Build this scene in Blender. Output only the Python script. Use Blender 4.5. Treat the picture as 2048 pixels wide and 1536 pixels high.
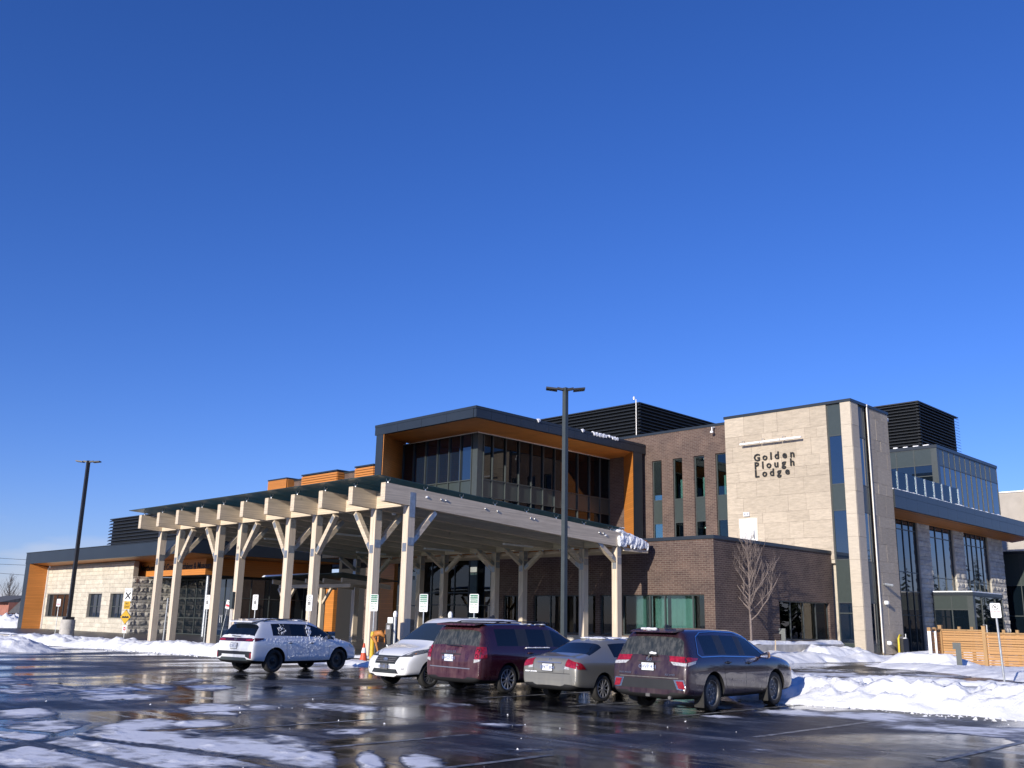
import bpy, bmesh, math, random
import numpy as np
from mathutils import Vector, Matrix, Euler
from mathutils.bvhtree import BVHTree
R = math.radians
random.seed(7)
SC = bpy.context.scene
COL = SC.collection
for o in list(bpy.data.objects):
    bpy.data.objects.remove(o)

# ------------------------------------------------------------------ camera
cam_d = bpy.data.cameras.new('camera')
cam = bpy.data.objects.new('camera', cam_d)
COL.objects.link(cam)
CAM = Vector((30.7529, -23.1946, 1.5751))
rt = Vector((0.7134159, 0.70044803, 0.02025609))
dn = Vector((-0.15387379, 0.18479276, -0.97065673))
fw = Vector((-0.68363778, 0.68936507, 0.23961469))
cam.matrix_world = Matrix(((rt.x, -dn.x, -fw.x, CAM.x), (rt.y, -dn.y, -fw.y, CAM.y), (rt.z, -dn.z, -fw.z, CAM.z), (0, 0, 0, 1)))
cam_d.sensor_width = 36.0
cam_d.lens = 1917.1 / 2048 * 36.0
cam_d.clip_start = 0.1
cam_d.clip_end = 5000
SC.camera = cam

# ------------------------------------------------------------------ sky, sun, exposure
SUN_EL, SUN_AZ = R(17.5), R(10.0)          # azimuth measured from -y towards +x
to_sun = Vector((math.sin(SUN_AZ) * math.cos(SUN_EL), -math.cos(SUN_AZ) * math.cos(SUN_EL), math.sin(SUN_EL)))
W = bpy.data.worlds.new('World')
SC.world = W
W.use_nodes = True
wn, wl = W.node_tree.nodes, W.node_tree.links
wn.clear()
wo = wn.new('ShaderNodeOutputWorld')
bg = wn.new('ShaderNodeBackground')
sky = wn.new('ShaderNodeTexSky')
sky.sky_type = 'NISHITA'
sky.sun_disc = False
sky.sun_elevation = SUN_EL
sky.sun_rotation = math.pi - SUN_AZ
sky.altitude = 100
sky.air_density = 1.0
sky.dust_density = 0.05
sky.ozone_density = 4.0
bg.inputs['Strength'].default_value = 0.11
# thin low cloud bank near the horizon, the same all the way round
tc = wn.new('ShaderNodeTexCoord')
sep = wn.new('ShaderNodeSeparateXYZ')
wl.new(tc.outputs['Generated'], sep.inputs[0])
mp = wn.new('ShaderNodeMapping')
mp.inputs['Scale'].default_value = (5, 5, 22)
wl.new(tc.outputs['Generated'], mp.inputs[0])
nz = wn.new('ShaderNodeTexNoise')
nz.inputs['Scale'].default_value = 1.6
nz.inputs['Detail'].default_value = 6
wl.new(mp.outputs[0], nz.inputs['Vector'])
cr = wn.new('ShaderNodeMapRange')
cr.inputs[1].default_value = 0.46
cr.inputs[2].default_value = 0.68
wl.new(nz.outputs['Fac'], cr.inputs[0])
hz = wn.new('ShaderNodeMapRange')
hz.inputs[1].default_value = 0.095
hz.inputs[2].default_value = 0.05
wl.new(sep.outputs['Z'], hz.inputs[0])
mu = wn.new('ShaderNodeMath')
mu.operation = 'MULTIPLY'
wl.new(cr.outputs[0], mu.inputs[0])
wl.new(hz.outputs[0], mu.inputs[1])
mu2 = wn.new('ShaderNodeMath')
mu2.operation = 'MULTIPLY'
mu2.inputs[1].default_value = 0.6
wl.new(mu.outputs[0], mu2.inputs[0])
hs = wn.new('ShaderNodeHueSaturation')
hs.inputs['Saturation'].default_value = 1.1
tint = wn.new('ShaderNodeMix')
tint.data_type = 'RGBA'
tint.blend_type = 'MULTIPLY'
tint.inputs[0].default_value = 1
tint.inputs[7].default_value = (.86, .86, 1.32, 1)
wl.new(sky.outputs[0], tint.inputs[6])
wl.new(tint.outputs[2], hs.inputs['Color'])
mx = wn.new('ShaderNodeMix')
mx.data_type = 'RGBA'
mx.inputs[7].default_value = (5.6, 5.8, 6.6, 1)
wl.new(mu2.outputs[0], mx.inputs[0])
wl.new(hs.outputs[0], mx.inputs[6])
wl.new(mx.outputs[2], bg.inputs['Color'])
wl.new(bg.outputs[0], wo.inputs[0])

sun_d = bpy.data.lights.new('sun', 'SUN')
sun_d.energy = 5.0
sun_d.angle = R(0.53)
sun_d.color = (1.0, 0.93, 0.82)
sun = bpy.data.objects.new('sun', sun_d)
COL.objects.link(sun)
sun.rotation_euler = to_sun.to_track_quat('Z', 'Y').to_euler()
SC.view_settings.view_transform = 'Standard'
SC.view_settings.look = 'None'
SC.view_settings.exposure = 0.12
SC.view_settings.gamma = 1.0
SC.view_settings.use_curve_mapping = False

# ------------------------------------------------------------------ materials
MATS = {}
class NT:
    def __init__(s, name):
        s.m = bpy.data.materials.new(name)
        s.m.use_nodes = True
        s.n, s.l = s.m.node_tree.nodes, s.m.node_tree.links
        s.b = s.n['Principled BSDF']
        s.out = s.n['Material Output']
    def new(s, t, **k):
        x = s.n.new(t)
        for a, v in k.items():
            setattr(x, a, v)
        return x
    def link(s, a, b):
        s.l.new(a, b)
    def setv(s, **k):
        for a, v in k.items():
            s.b.inputs[a.replace('_', ' ')].default_value = v
    def pos(s, scale=(1, 1, 1), src='Position'):
        if src == 'Position':
            g = s.new('ShaderNodeNewGeometry').outputs['Position']
        else:
            g = s.new('ShaderNodeTexCoord').outputs[src]
        m = s.new('ShaderNodeMapping')
        m.inputs['Scale'].default_value = scale
        s.link(g, m.inputs[0])
        return m.outputs[0]
    def noise(s, vec, scale, detail=4, rough=.55, dist=0):
        n = s.new('ShaderNodeTexNoise')
        n.inputs['Scale'].default_value = scale
        n.inputs['Detail'].default_value = detail
        n.inputs['Roughness'].default_value = rough
        n.inputs['Distortion'].default_value = dist
        s.link(vec, n.inputs['Vector'])
        return n.outputs['Fac']
    def rng(s, v, a, b, c=0, d=1):
        r = s.new('ShaderNodeMapRange')
        for i, x in enumerate((a, b, c, d)):
            r.inputs[i + 1].default_value = x
        s.link(v, r.inputs[0])
        return r.outputs[0]
    def mix(s, f, a, b, bt='MIX'):
        m = s.new('ShaderNodeMix', data_type='RGBA', blend_type=bt)
        for inp, v in ((0, f), (6, a), (7, b)):
            if hasattr(v, 'is_linked'):
                s.link(v, m.inputs[inp])
            elif inp == 0:
                m.inputs[0].default_value = v
            else:
                m.inputs[inp].default_value = (*v, 1)
        return m.outputs[2]
    def math(s, op, a, b=None):
        m = s.new('ShaderNodeMath', operation=op)
        for i, v in enumerate((a, b)):
            if v is None:
                continue
            if hasattr(v, 'is_linked'):
                s.link(v, m.inputs[i])
            else:
                m.inputs[i].default_value = v
        return m.outputs[0]
    def bump(s, h, strength=.3, dist=.02):
        b = s.new('ShaderNodeBump')
        b.inputs['Strength'].default_value = strength
        b.inputs['Distance'].default_value = dist
        s.link(h, b.inputs['Height'])
        s.link(b.outputs[0], s.b.inputs['Normal'])
    def col(s, c):
        s.link(c, s.b.inputs['Base Color'])

def plain(name, c, rough=.5, metal=0.0, var=.12, nscale=6.0, bump=0.0, coat=0.0, spec=.5, rnd=0.0):
    t = NT(name)
    p = t.pos()
    n = t.noise(p, nscale, 5)
    lo = tuple(x * (1 - var) for x in c)
    hi = tuple(min(1, x * (1 + var)) for x in c)
    cc = t.mix(t.rng(n, .3, .7), lo, hi)
    if rnd:
        oi = t.new('ShaderNodeObjectInfo')
        cc = t.mix(t.rng(oi.outputs['Random'], 0, 1, 0, 1), tuple(0 for _ in c), (1, 1, 1), 'MIX') if False else t.mix(1.0, cc, t.mix(oi.outputs['Random'], (1 - rnd,) * 3, (1 + rnd,) * 3), 'MULTIPLY')
    t.col(cc)
    t.setv(Roughness=rough, Metallic=metal)
    t.b.inputs['Specular IOR Level'].default_value = spec
    if coat:
        t.b.inputs['Coat Weight'].default_value = coat
        t.b.inputs['Coat Roughness'].default_value = .04
    if bump:
        t.bump(n, bump, .02)
    MATS[name] = t.m
    return t.m

def M(n):
    return MATS[n]

# brick (brick courses run round both faces of the block)
def brick(name, c1, c2, mort):
    t = NT(name)
    g = t.new('ShaderNodeNewGeometry')
    s = t.new('ShaderNodeSeparateXYZ')
    t.link(g.outputs['Position'], s.inputs[0])
    h = t.math('ADD', s.outputs['X'], s.outputs['Y'])
    cmb = t.new('ShaderNodeCombineXYZ')
    t.link(h, cmb.inputs[0])
    t.link(s.outputs['Z'], cmb.inputs[1])
    b = t.new('ShaderNodeTexBrick')
    b.inputs['Scale'].default_value = 1
    b.inputs['Brick Width'].default_value = .30
    b.inputs['Row Height'].default_value = .098
    b.inputs['Mortar Size'].default_value = .011
    b.inputs['Mortar Smooth'].default_value = .3
    b.inputs['Bias'].default_value = 0.0
    b.inputs['Color1'].default_value = (*c1, 1)
    b.inputs['Color2'].default_value = (*c2, 1)
    b.inputs['Mortar'].default_value = (*mort, 1)
    t.link(cmb.outputs[0], b.inputs['Vector'])
    n = t.noise(t.pos(), 1.1, 6, .6)
    n2 = t.noise(t.pos((14, 14, 40)), 1.0, 3)
    c = t.mix(1.0, b.outputs['Color'], t.mix(t.rng(n, .3, .72), (.72, .72, .74), (1.2, 1.17, 1.12)), 'MULTIPLY')
    c = t.mix(1.0, c, t.mix(t.rng(n2, .3, .7), (.8, .8, .8), (1.2, 1.2, 1.2)), 'MULTIPLY')
    t.col(c)
    t.setv(Roughness=.85)
    t.bump(t.math('SUBTRACT', t.math('MULTIPLY', n2, .35), b.outputs['Fac']), .55, .012)
    MATS[name] = t.m
brick('brick', (.085, .050, .042), (.122, .078, .064), (.20, .165, .135))

def wood(name, light, dark, axis, ring=.045, rough=.6):
    t = NT(name)
    sc = [1, 1, 1]
    for i in range(3):
        sc[i] = 1.2 if i == axis else 14
    p = t.pos(tuple(sc), 'Object')
    n = t.noise(p, 1.0, 6, .6, .4)
    sc2 = [0, 0, 0]
    q = t.pos((1, 1, 1), 'Object')
    s = t.new('ShaderNodeSeparateXYZ')
    t.link(q, s.inputs[0])
    comp = s.outputs['Z'] if axis != 2 else s.outputs['X']
    fr = t.math('FRACT', t.math('MULTIPLY', comp, 1 / ring))
    lam = t.rng(fr, 0, .12)
    cell = t.math('FLOOR', t.math('MULTIPLY', comp, 1 / ring))
    wn_ = t.new('ShaderNodeTexWhiteNoise', noise_dimensions='1D')
    t.link(cell, wn_.inputs['W'])
    c = t.mix(t.rng(n, .3, .75), dark, light)
    c = t.mix(1.0, c, t.mix(wn_.outputs['Value'], (.86, .84, .82), (1.1, 1.08, 1.06)), 'MULTIPLY')
    c = t.mix(lam, tuple(x * .72 for x in dark), c)
    kn = t.new('ShaderNodeTexVoronoi')
    kn.inputs['Scale'].default_value = .55
    t.link(t.pos((1, 1, 1), 'Object'), kn.inputs['Vector'])
    c = t.mix(t.rng(kn.outputs['Distance'], .03, .07), tuple(x * .42 for x in dark), c)
    t.col(c)
    t.setv(Roughness=rough)
    t.bump(n, .15, .01)
    MATS[name] = t.m
wood('glulam_y', (.74, .64, .50), (.55, .46, .35), 1)
wood('glulam_x', (.74, .64, .50), (.55, .46, .35), 0)
wood('glulam_z', (.78, .68, .54), (.60, .50, .385), 2)
wood('fence_wood', (.62, .36, .15), (.40, .215, .085), 0, .5, .75)
wood('fence_post_wood', (.46, .29, .13), (.33, .2, .09), 2, .5, .75)

def planks(name, c, pitch=.14):
    t = NT(name)
    g = t.pos()
    s = t.new('ShaderNodeSeparateXYZ')
    t.link(g, s.inputs[0])
    fr = t.math('FRACT', t.math('MULTIPLY', s.outputs['Z'], 1 / pitch))
    gro = t.rng(fr, 0, .1)
    cell = t.math('FLOOR', t.math('MULTIPLY', s.outputs['Z'], 1 / pitch))
    w = t.new('ShaderNodeTexWhiteNoise', noise_dimensions='1D')
    t.link(cell, w.inputs['W'])
    n = t.noise(t.pos((1.2, 1.2, 30)), 1.0, 4)
    cc = t.mix(w.outputs['Value'], tuple(x * .86 for x in c), tuple(min(1, x * 1.12) for x in c))
    cc = t.mix(t.rng(n, .3, .7), tuple(x * .82 for x in c), cc)
    cc = t.mix(gro, tuple(x * .35 for x in c), cc)
    t.col(cc)
    t.setv(Roughness=.5)
    t.bump(gro, .5, .01)
    MATS[name] = t.m
planks('orange_planks', (.60, .225, .045))

def stone(name, c, var=.25, vein=(3, 3, 14), rnd=.16, bump=.25):
    t = NT(name)
    n = t.noise(t.pos(vein), .9, 7, .65, .3)
    n2 = t.noise(t.pos((1, 1, 1)), 22, 3)
    oi = t.new('ShaderNodeObjectInfo')
    cc = t.mix(t.rng(n, .3, .72), tuple(x * (1 - var) for x in c), tuple(min(1, x * (1 + var * .5)) for x in c))
    cc = t.mix(1.0, cc, t.mix(oi.outputs['Random'], (1 - rnd, 1 - rnd * 1.05, 1 - rnd * 1.1), (1 + rnd * .5,) * 3), 'MULTIPLY')
    cc = t.mix(t.rng(n2, .58, .75, 0, .5), cc, tuple(x * .6 for x in c))
    t.col(cc)
    t.setv(Roughness=.88)
    t.bump(t.math('ADD', n, n2), bump, .02)
    MATS[name] = t.m
stone('limestone', (.50, .425, .33), .24, rnd=.12)
stone('limestone_smooth', (.55, .48, .385), .14, rnd=.06)
stone('split_stone', (.62, .565, .46), .2, (2, 2, 3), .12, .5)
stone('rock_stone', (.60, .56, .48), .28, (2, 2, 3), .16, .7)
plain('mortar', (.52, .46, .37), .9)
plain('stone_mortar', (.36, .33, .28), .9)
plain('concrete', (.50, .47, .42), .85, var=.25, nscale=3, bump=.25)
plain('sidewalk', (.075, .074, .073), .45, var=.35, nscale=1.2, bump=.1)
plain('dark_metal', (.021, .028, .037), .36, .0, .1, .7, spec=.5)
plain('pillar_black', (.006, .006, .007), .12, .0, .1)
plain('headlight_dark', (.10, .105, .11), .12, .0, .5, 30, coat=1)
plain('frame_metal', (.052, .062, .062), .4, .0, .1, spec=.5)
plain('spandrel', (.045, .058, .056), .3, .0, .06, spec=.5)
plain('louvre_metal', (.018, .021, .025), .45, var=.1)
plain('black', (.012, .012, .013), .6)
plain('rubber', (.022, .021, .02), .8, var=.35, nscale=9, bump=.3)
plain('black_plastic', (.022, .022, .024), .45)
plain('roof_dark', (.06, .065, .07), .8)
plain('roof_snow', (.82, .83, .85), .8, var=.03)
plain('steel_plate', (.40, .42, .43), .42, .75, .2, 9)
plain('steel', (.55, .56, .57), .35, .8, .12)
plain('galvanised', (.52, .54, .55), .45, .55, .15, 12)
plain('white_paint', (.80, .80, .79), .45, var=.05)
plain('white_pipe', (.78, .75, .70), .4, var=.05)
plain('sign_white', (.80, .80, .79), .4, var=.02)
plain('sign_black', (.012, .012, .012), .5)
plain('sign_red', (.55, .04, .06), .5)
plain('sign_pink', (.72, .32, .36), .5)
plain('sign_green', (.02, .17, .10), .45)
plain('sign_yellow', (.62, .36, .02), .45)
plain('bollard_yellow', (.72, .47, .03), .5, var=.15)
plain('cone_orange', (.62, .09, .03), .55)
plain('gas_yellow', (.72, .55, .05), .5)
plain('cable_orange', (.55, .22, .05), .6)
plain('bark', (.20, .16, .145), .85, var=.3, nscale=18, bump=.5)
plain('far_bark', (.10, .085, .08), .9, var=.3)
plain('red_brick_far', (.36, .15, .11), .9, var=.2, nscale=1)
plain('shingle_far', (.085, .085, .09), .9, var=.3, nscale=2)
plain('beige_wall', (.42, .38, .33), .85, var=.1, nscale=1)
plain('curtain', (.60, .70, .68), .8, var=.06, nscale=2)
plain('interior', (.035, .04, .04), .9)
plain('interior_light', (.25, .27, .27), .9)
plain('taillight', (.27, .010, .018), .12, var=.45, nscale=22, coat=1)
plain('taillight_dark', (.05, .006, .008), .12, var=.1, coat=1)
plain('lens_clear', (.42, .42, .43), .1, var=.4, nscale=28, coat=1)
plain('amber', (.5, .16, .02), .15, coat=1)
plain('chrome', (.72, .72, .73), .12, 1.0, .05)
plain('rim_silver', (.55, .55, .56), .3, .85, .1)
plain('rim_dirty', (.16, .155, .15), .55, .4, .35, 14)
plain('rim_black', (.02, .02, .021), .4, .2, .3)
plain('plate_white', (.74, .76, .80), .4, var=.04)
plain('plate_blue', (.16, .20, .34), .5)
plain('wood_stake', (.5, .4, .28), .8)

def emis(name, c, s):
    t = NT(name)
    t.setv(**{'Emission_Color': (*c, 1), 'Emission_Strength': s})
    t.b.inputs['Base Color'].default_value = (.8, .8, .8, 1)
    MATS[name] = t.m
emis('lamp_lit', (1, .97, .9), 1.2)

def paint(name, c, metal=.35, rough=.22, dirt=(.22, .19, .16), lo=.15, hi=.9, amt=.75, streak=.5):
    """car paint; road grime thickens towards the sills and runs down in streaks"""
    t = NT(name)
    o = t.pos((1, 1, 1), 'Object')
    s = t.new('ShaderNodeSeparateXYZ')
    t.link(o, s.inputs[0])
    n = t.noise(o, 3.2, 6, .62)
    n2 = t.noise(t.pos((9, 9, .7), 'Object'), 1.6, 4, .6)
    hgt = t.rng(s.outputs['Z'], hi, lo)
    rear = t.rng(s.outputs['Y'], -.55, -.95)
    base = t.math('MAXIMUM', hgt, t.math('MULTIPLY', rear, streak))
    f = t.math('MULTIPLY', base, t.rng(t.math('ADD', t.math('MULTIPLY', n, .55), t.math('MULTIPLY', n2, .6)), .38, .78))
    f = t.math('MULTIPLY', f, amt)
    t.col(t.mix(f, c, dirt))
    t.link(t.rng(f, 0, .5, rough, .6), t.b.inputs['Roughness'])
    t.link(t.rng(f, 0, .4, metal, 0), t.b.inputs['Metallic'])
    t.link(t.rng(f, 0, .4, 1, 0), t.b.inputs['Coat Weight'])
    t.b.inputs['Coat Roughness'].default_value = .03
    MATS[name] = t.m
paint('paint_plum', (.026, .008, .016), .3, .22, (.115, .085, .083), .15, .75, .5, .85)
paint('paint_maroon', (.045, .005, .013), .35, .2, (.20, .12, .125), .15, .7, .6, .75)
paint('paint_grey', (.26, .25, .22), .45, .28, (.26, .24, .20), .1, .7, .6, .2)
paint('paint_white', (.76, .77, .79), .0, .22, (.50, .48, .45), .1, .5, .7, .15)
paint('paint_white_van', (.78, .79, .80), .0, .22, (.55, .50, .42), .15, .75, .7, .1)

def carglass(name, c, rough=.04, dirty=0.0):
    t = NT(name)
    t.b.inputs['Base Color'].default_value = (*c, 1)
    t.setv(Roughness=rough, IOR=1.5)
    if dirty:
        n = t.noise(t.pos((7, 7, .8), 'Object'), 2.0, 5, .6)
        f = t.rng(n, .35, .75, 0, dirty)
        t.col(t.mix(f, c, (.21, .2, .18)))
        t.link(t.rng(f, 0, .4, rough, .55), t.b.inputs['Roughness'])
    MATS[name] = t.m
carglass('car_glass', (.006, .009, .014))
carglass('car_glass_clear', (.022, .032, .04))
carglass('car_glass_dirty', (.02, .025, .026), .08, .38)

def winglass(name, tint, opaque=None, ior=1.6, ripple=.0, rs=6.0):
    """opaque=None: tinted clear glass with the room behind showing through; otherwise a coated dark pane"""
    t = NT(name)
    if opaque is not None:
        t.b.inputs['Base Color'].default_value = (*opaque, 1)
        t.setv(Roughness=.015, IOR=ior)
        if ripple:
            n = t.noise(t.pos((1, 1, 1)), rs, 2)
            t.bump(n, ripple, .01)
    else:
        fr = t.new('ShaderNodeFresnel')
        fr.inputs['IOR'].default_value = ior
        tr = t.new('ShaderNodeBsdfTransparent')
        tr.inputs['Color'].default_value = (*tint, 1)
        gl = t.new('ShaderNodeBsdfGlossy')
        gl.inputs['Roughness'].default_value = .012
        ms = t.new('ShaderNodeMixShader')
        t.link(fr.outputs[0], ms.inputs[0])
        t.link(tr.outputs[0], ms.inputs[1])
        t.link(gl.outputs[0], ms.inputs[2])
        t.link(ms.outputs[0], t.out.inputs['Surface'])
        if ripple:
            n = t.noise(t.pos((1, 1, 1)), rs, 2)
            b = t.new('ShaderNodeBump')
            b.inputs['Strength'].default_value = ripple
            b.inputs['Distance'].default_value = .01
            t.link(n, b.inputs['Height'])
            t.link(b.outputs[0], gl.inputs['Normal'])
    MATS[name] = t.m
winglass('dark_glass', None, (.004, .008, .013), 1.9, .03, 1.4)
winglass('smoke_glass', None, (.003, .005, .008), 1.5, .03, 1.4)
winglass('blue_glass', None, (.006, .014, .030), 2.2, .04, 4.0)
winglass('clear_glass', (.55, .68, .66), None, 1.65, .012, 1.0)
winglass('pale_glass', (.72, .80, .80), None, 1.5)
# canopy glass: dark fritted laminate
t = NT('canopy_glass')
tr = t.new('ShaderNodeBsdfTransparent')
tr.inputs['Color'].default_value = (.22, .36, .37, 1)
ms = t.new('ShaderNodeMixShader')
ms.inputs[0].default_value = .74
t.setv(Roughness=.12, IOR=1.5)
t.col(t.mix(t.rng(t.noise(t.pos(), .8, 5), .3, .7), (.045, .078, .082), (.09, .135, .14)))
tl = t.new('ShaderNodeBsdfTranslucent')
tl.inputs['Color'].default_value = (.16, .27, .28, 1)
m0 = t.new('ShaderNodeMixShader')
m0.inputs[0].default_value = .5
t.link(tl.outputs[0], m0.inputs[1])
t.link(t.b.outputs[0], m0.inputs[2])
t.link(tr.outputs[0], ms.inputs[1])
t.link(m0.outputs[0], ms.inputs[2])
t.link(ms.outputs[0], t.out.inputs['Surface'])
MATS['canopy_glass'] = t.m

# snow
def snow(name, c=(.86, .87, .89), grit=.25):
    t = NT(name)
    p = t.pos()
    n = t.noise(p, 9, 6, .65)
    n2 = t.noise(p, 1.3, 5)
    g = t.noise(p, 45, 2)
    cc = t.mix(t.rng(n2, .35, .75, 0, grit), c, (.50, .47, .43))
    cc = t.mix(t.rng(g, .66, .74, 0, grit), cc, (.30, .27, .24))
    t.col(cc)
    t.setv(Roughness=.75)
    t.b.inputs['Specular IOR Level'].default_value = .25
    t.bump(t.math('ADD', n, t.math('MULTIPLY', g, .4)), .6, .05)
    MATS[name] = t.m
snow('snow', grit=.16)
def slush():
    t = NT('slush')
    at = t.new('ShaderNodeAttribute', attribute_name='thick')
    p = t.pos()
    g = t.noise(p, 38, 5, .75)
    m_ = t.noise(t.pos((.5, 1.4, 1)), 3.5, 5, .65)
    v = t.math('ADD', at.outputs['Fac'], t.math('MULTIPLY', t.math('SUBTRACT', g, .5), .9))
    v = t.math('ADD', v, t.math('MULTIPLY', t.math('SUBTRACT', m_, .5), .7))
    f = t.rng(v, .10, .95)
    t.col(t.mix(f, (.035, .036, .040), t.mix(t.rng(g, .6, .75), (.80, .81, .84), (.50, .49, .48))))
    t.link(t.rng(f, 0, .6, .3, .8), t.b.inputs['Roughness'])
    t.b.inputs['Specular IOR Level'].default_value = .35
    t.bump(t.math('ADD', g, m_), .5, .02)
    MATS['slush'] = t.m
slush()
snow('clean_snow', (.88, .89, .91), .0)

# wet asphalt: damp rough surface, mirror-like meltwater film and thin grey slush drawn out along the lane
t = NT('wet_asphalt')
p = t.pos()
fine = t.noise(p, 70, 3, .7)
mid = t.noise(p, 2.2, 6, .6)
big = t.noise(t.pos((1, .45, 1)), .33, 5, .55, .3)
pud = t.rng(big, .40, .56)
film = t.noise(t.pos((.55, 1.5, 1)), .8, 8, .72, .6)
strk = t.noise(t.pos((.16, 3.4, 1)), 1.0, 5, .65, .25)
grit = t.noise(p, 24, 5, .75)
cov = t.math('ADD', t.math('MULTIPLY', film, .62), t.math('MULTIPLY', strk, .42))
sl = t.rng(cov, .52, .66, 0, 1)
sl = t.math('MULTIPLY', sl, t.rng(grit, .40, .62))
sl = t.math('MULTIPLY', sl, t.rng(pud, .2, 1, .85, .35))
base = t.mix(t.rng(mid, .3, .7), (.012, .0125, .014), (.028, .028, .029))
base = t.mix(t.rng(fine, .35, .75), tuple(x * .6 for x in (.02, .02, .021)), base)
base = t.mix(pud, base, (.008, .0085, .010))
t.col(t.mix(sl, base, (.40, .41, .44)))
ro = t.math('MULTIPLY', t.rng(pud, 0, 1, .40, .055), t.rng(mid, .2, .8, .8, 1.2))
t.link(t.math('MAXIMUM', ro, t.math('MULTIPLY', sl, .8)), t.b.inputs['Roughness'])
t.setv(IOR=1.34)
t.link(t.rng(pud, 0, 1, .25, .5), t.b.inputs['Specular IOR Level'])
hgt = t.math('ADD', t.math('MULTIPLY', fine, t.rng(pud, 0, .8, 1.0, .10)), t.math('MULTIPLY', mid, t.rng(pud, 0, 1, 1.4, .30)))
hgt = t.math('ADD', hgt, t.math('MULTIPLY', sl, 1.2))
t.bump(hgt, .30, .012)
MATS['wet_asphalt'] = t.m

t = NT('worn_line')
n = t.noise(t.pos(), 5, 6, .7)
t.col(t.mix(t.rng(n, .42, .6), (.05, .05, .05), (.34, .34, .32)))
t.setv(Roughness=.4)
MATS['worn_line'] = t.m
t = NT('field')
n = t.noise(t.pos(), .05, 6, .6)
t.col(t.mix(t.rng(n, .35, .6), (.46, .46, .47), (.10, .09, .07)))
t.setv(Roughness=.9)
MATS['field'] = t.m

# ------------------------------------------------------------------ mesh helpers
class MB:
    def __init__(s):
        s.v, s.f, s.mi = [], [], []
    def add(s, vs, fs, mi=0):
        o = len(s.v)
        s.v += [tuple(v) for v in vs]
        for f in fs:
            s.f.append(tuple(i + o for i in f))
            s.mi.append(mi)
        return s
    BF = ((0, 3, 2, 1), (4, 5, 6, 7), (0, 1, 5, 4), (1, 2, 6, 5), (2, 3, 7, 6), (3, 0, 4, 7))
    def box(s, x0, x1, y0, y1, z0, z1, mi=0):
        return s.add([(x0, y0, z0), (x1, y0, z0), (x1, y1, z0), (x0, y1, z0), (x0, y0, z1), (x1, y0, z1), (x1, y1, z1), (x0, y1, z1)], s.BF, mi)
    def hexa(s, bot, top, mi=0):
        return s.add(list(bot) + list(top), s.BF, mi)
    def bar(s, a, b, w, h, up=(0, 0, 1), mi=0):
        """box of section w x h whose axis runs from a to b"""
        a, b = Vector(a), Vector(b)
        d = (b - a).normalized()
        u = Vector(up)
        r = d.cross(u)
        if r.length < 1e-4:
            r = d.cross(Vector((1, 0, 0)))
        r.normalize()
        u = r.cross(d)
        r, u = r * w / 2, u * h / 2
        return s.add([a - r - u, a + r - u, a + r + u, a - r + u, b - r - u, b + r - u, b + r + u, b - r + u],
                     ((0, 1, 2, 3), (7, 6, 5, 4), (0, 4, 5, 1), (1, 5, 6, 2), (2, 6, 7, 3), (3, 7, 4, 0)), mi)
    def tube(s, pts, rad, n=8, mi=0, cap=True):
        pts = [Vector(p) for p in pts]
        if not hasattr(rad, '__len__'):
            rad = [rad] * len(pts)
        o = len(s.v)
        prev = None
        for i, p in enumerate(pts):
            d = (pts[min(i + 1, len(pts) - 1)] - pts[max(i - 1, 0)]).normalized()
            ref = Vector((0, 0, 1)) if abs(d.z) < .9 else Vector((1, 0, 0))
            r = d.cross(ref).normalized()
            u = r.cross(d)
            for k in range(n):
                a = 2 * math.pi * k / n
                s.v.append(tuple(p + r * math.cos(a) * rad[i] + u * math.sin(a) * rad[i]))
        for i in range(len(pts) - 1):
            for k in range(n):
                s.f.append((o + i * n + k, o + i * n + (k + 1) % n, o + (i + 1) * n + (k + 1) % n, o + (i + 1) * n + k))
                s.mi.append(mi)
        if cap:
            s.f.append(tuple(o + k for k in range(n))[::-1])
            s.f.append(tuple(o + (len(pts) - 1) * n + k for k in range(n)))
            s.mi += [mi, mi]
        return s
    def lathe(s, prof, c, axis=2, n=24, mi=0):
        """prof: list of (radius, height along axis)"""
        o = len(s.v)
        for r, h in prof:
            for k in range(n):
                a = 2 * math.pi * k / n
                q = [0, 0, 0]
                q[axis] = h
                q[(axis + 1) % 3] = r * math.cos(a)
                q[(axis + 2) % 3] = r * math.sin(a)
                s.v.append((c[0] + q[0], c[1] + q[1], c[2] + q[2]))
        for i in range(len(prof) - 1):
            for k in range(n):
                s.f.append((o + i * n + k, o + i * n + (k + 1) % n, o + (i + 1) * n + (k + 1) % n, o + (i + 1) * n + k))
                s.mi.append(mi)
        return s
    def prism(s, poly, p0, p1, axis, mi=0):
        """2-D polygon extruded along axis from p0 to p1; poly gives the other two coordinates in xyz order"""
        n = len(poly)
        vs = []
        for h in (p0, p1):
            for a, b in poly:
                q = [a, b]
                q.insert(axis, h)
                vs.append(tuple(q))
        fs = [tuple(range(n)), tuple(range(2 * n - 1, n - 1, -1))] + [(i, i + n, (i + 1) % n + n, (i + 1) % n) for i in range(n)]
        return s.add(vs, fs, mi)
    def mesh(s, name, smooth=False, angle=None):
        me = bpy.data.meshes.new(name)
        me.from_pydata(s.v, [], s.f)
        me.update()
        bm = bmesh.new()
        bm.from_mesh(me)
        bmesh.ops.recalc_face_normals(bm, faces=bm.faces)
        bm.to_mesh(me)
        bm.free()
        if smooth:
            me.polygons.foreach_set('use_smooth', [True] * len(me.polygons))
            if angle:
                me.set_sharp_from_angle(angle=R(angle))
        return me

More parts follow.
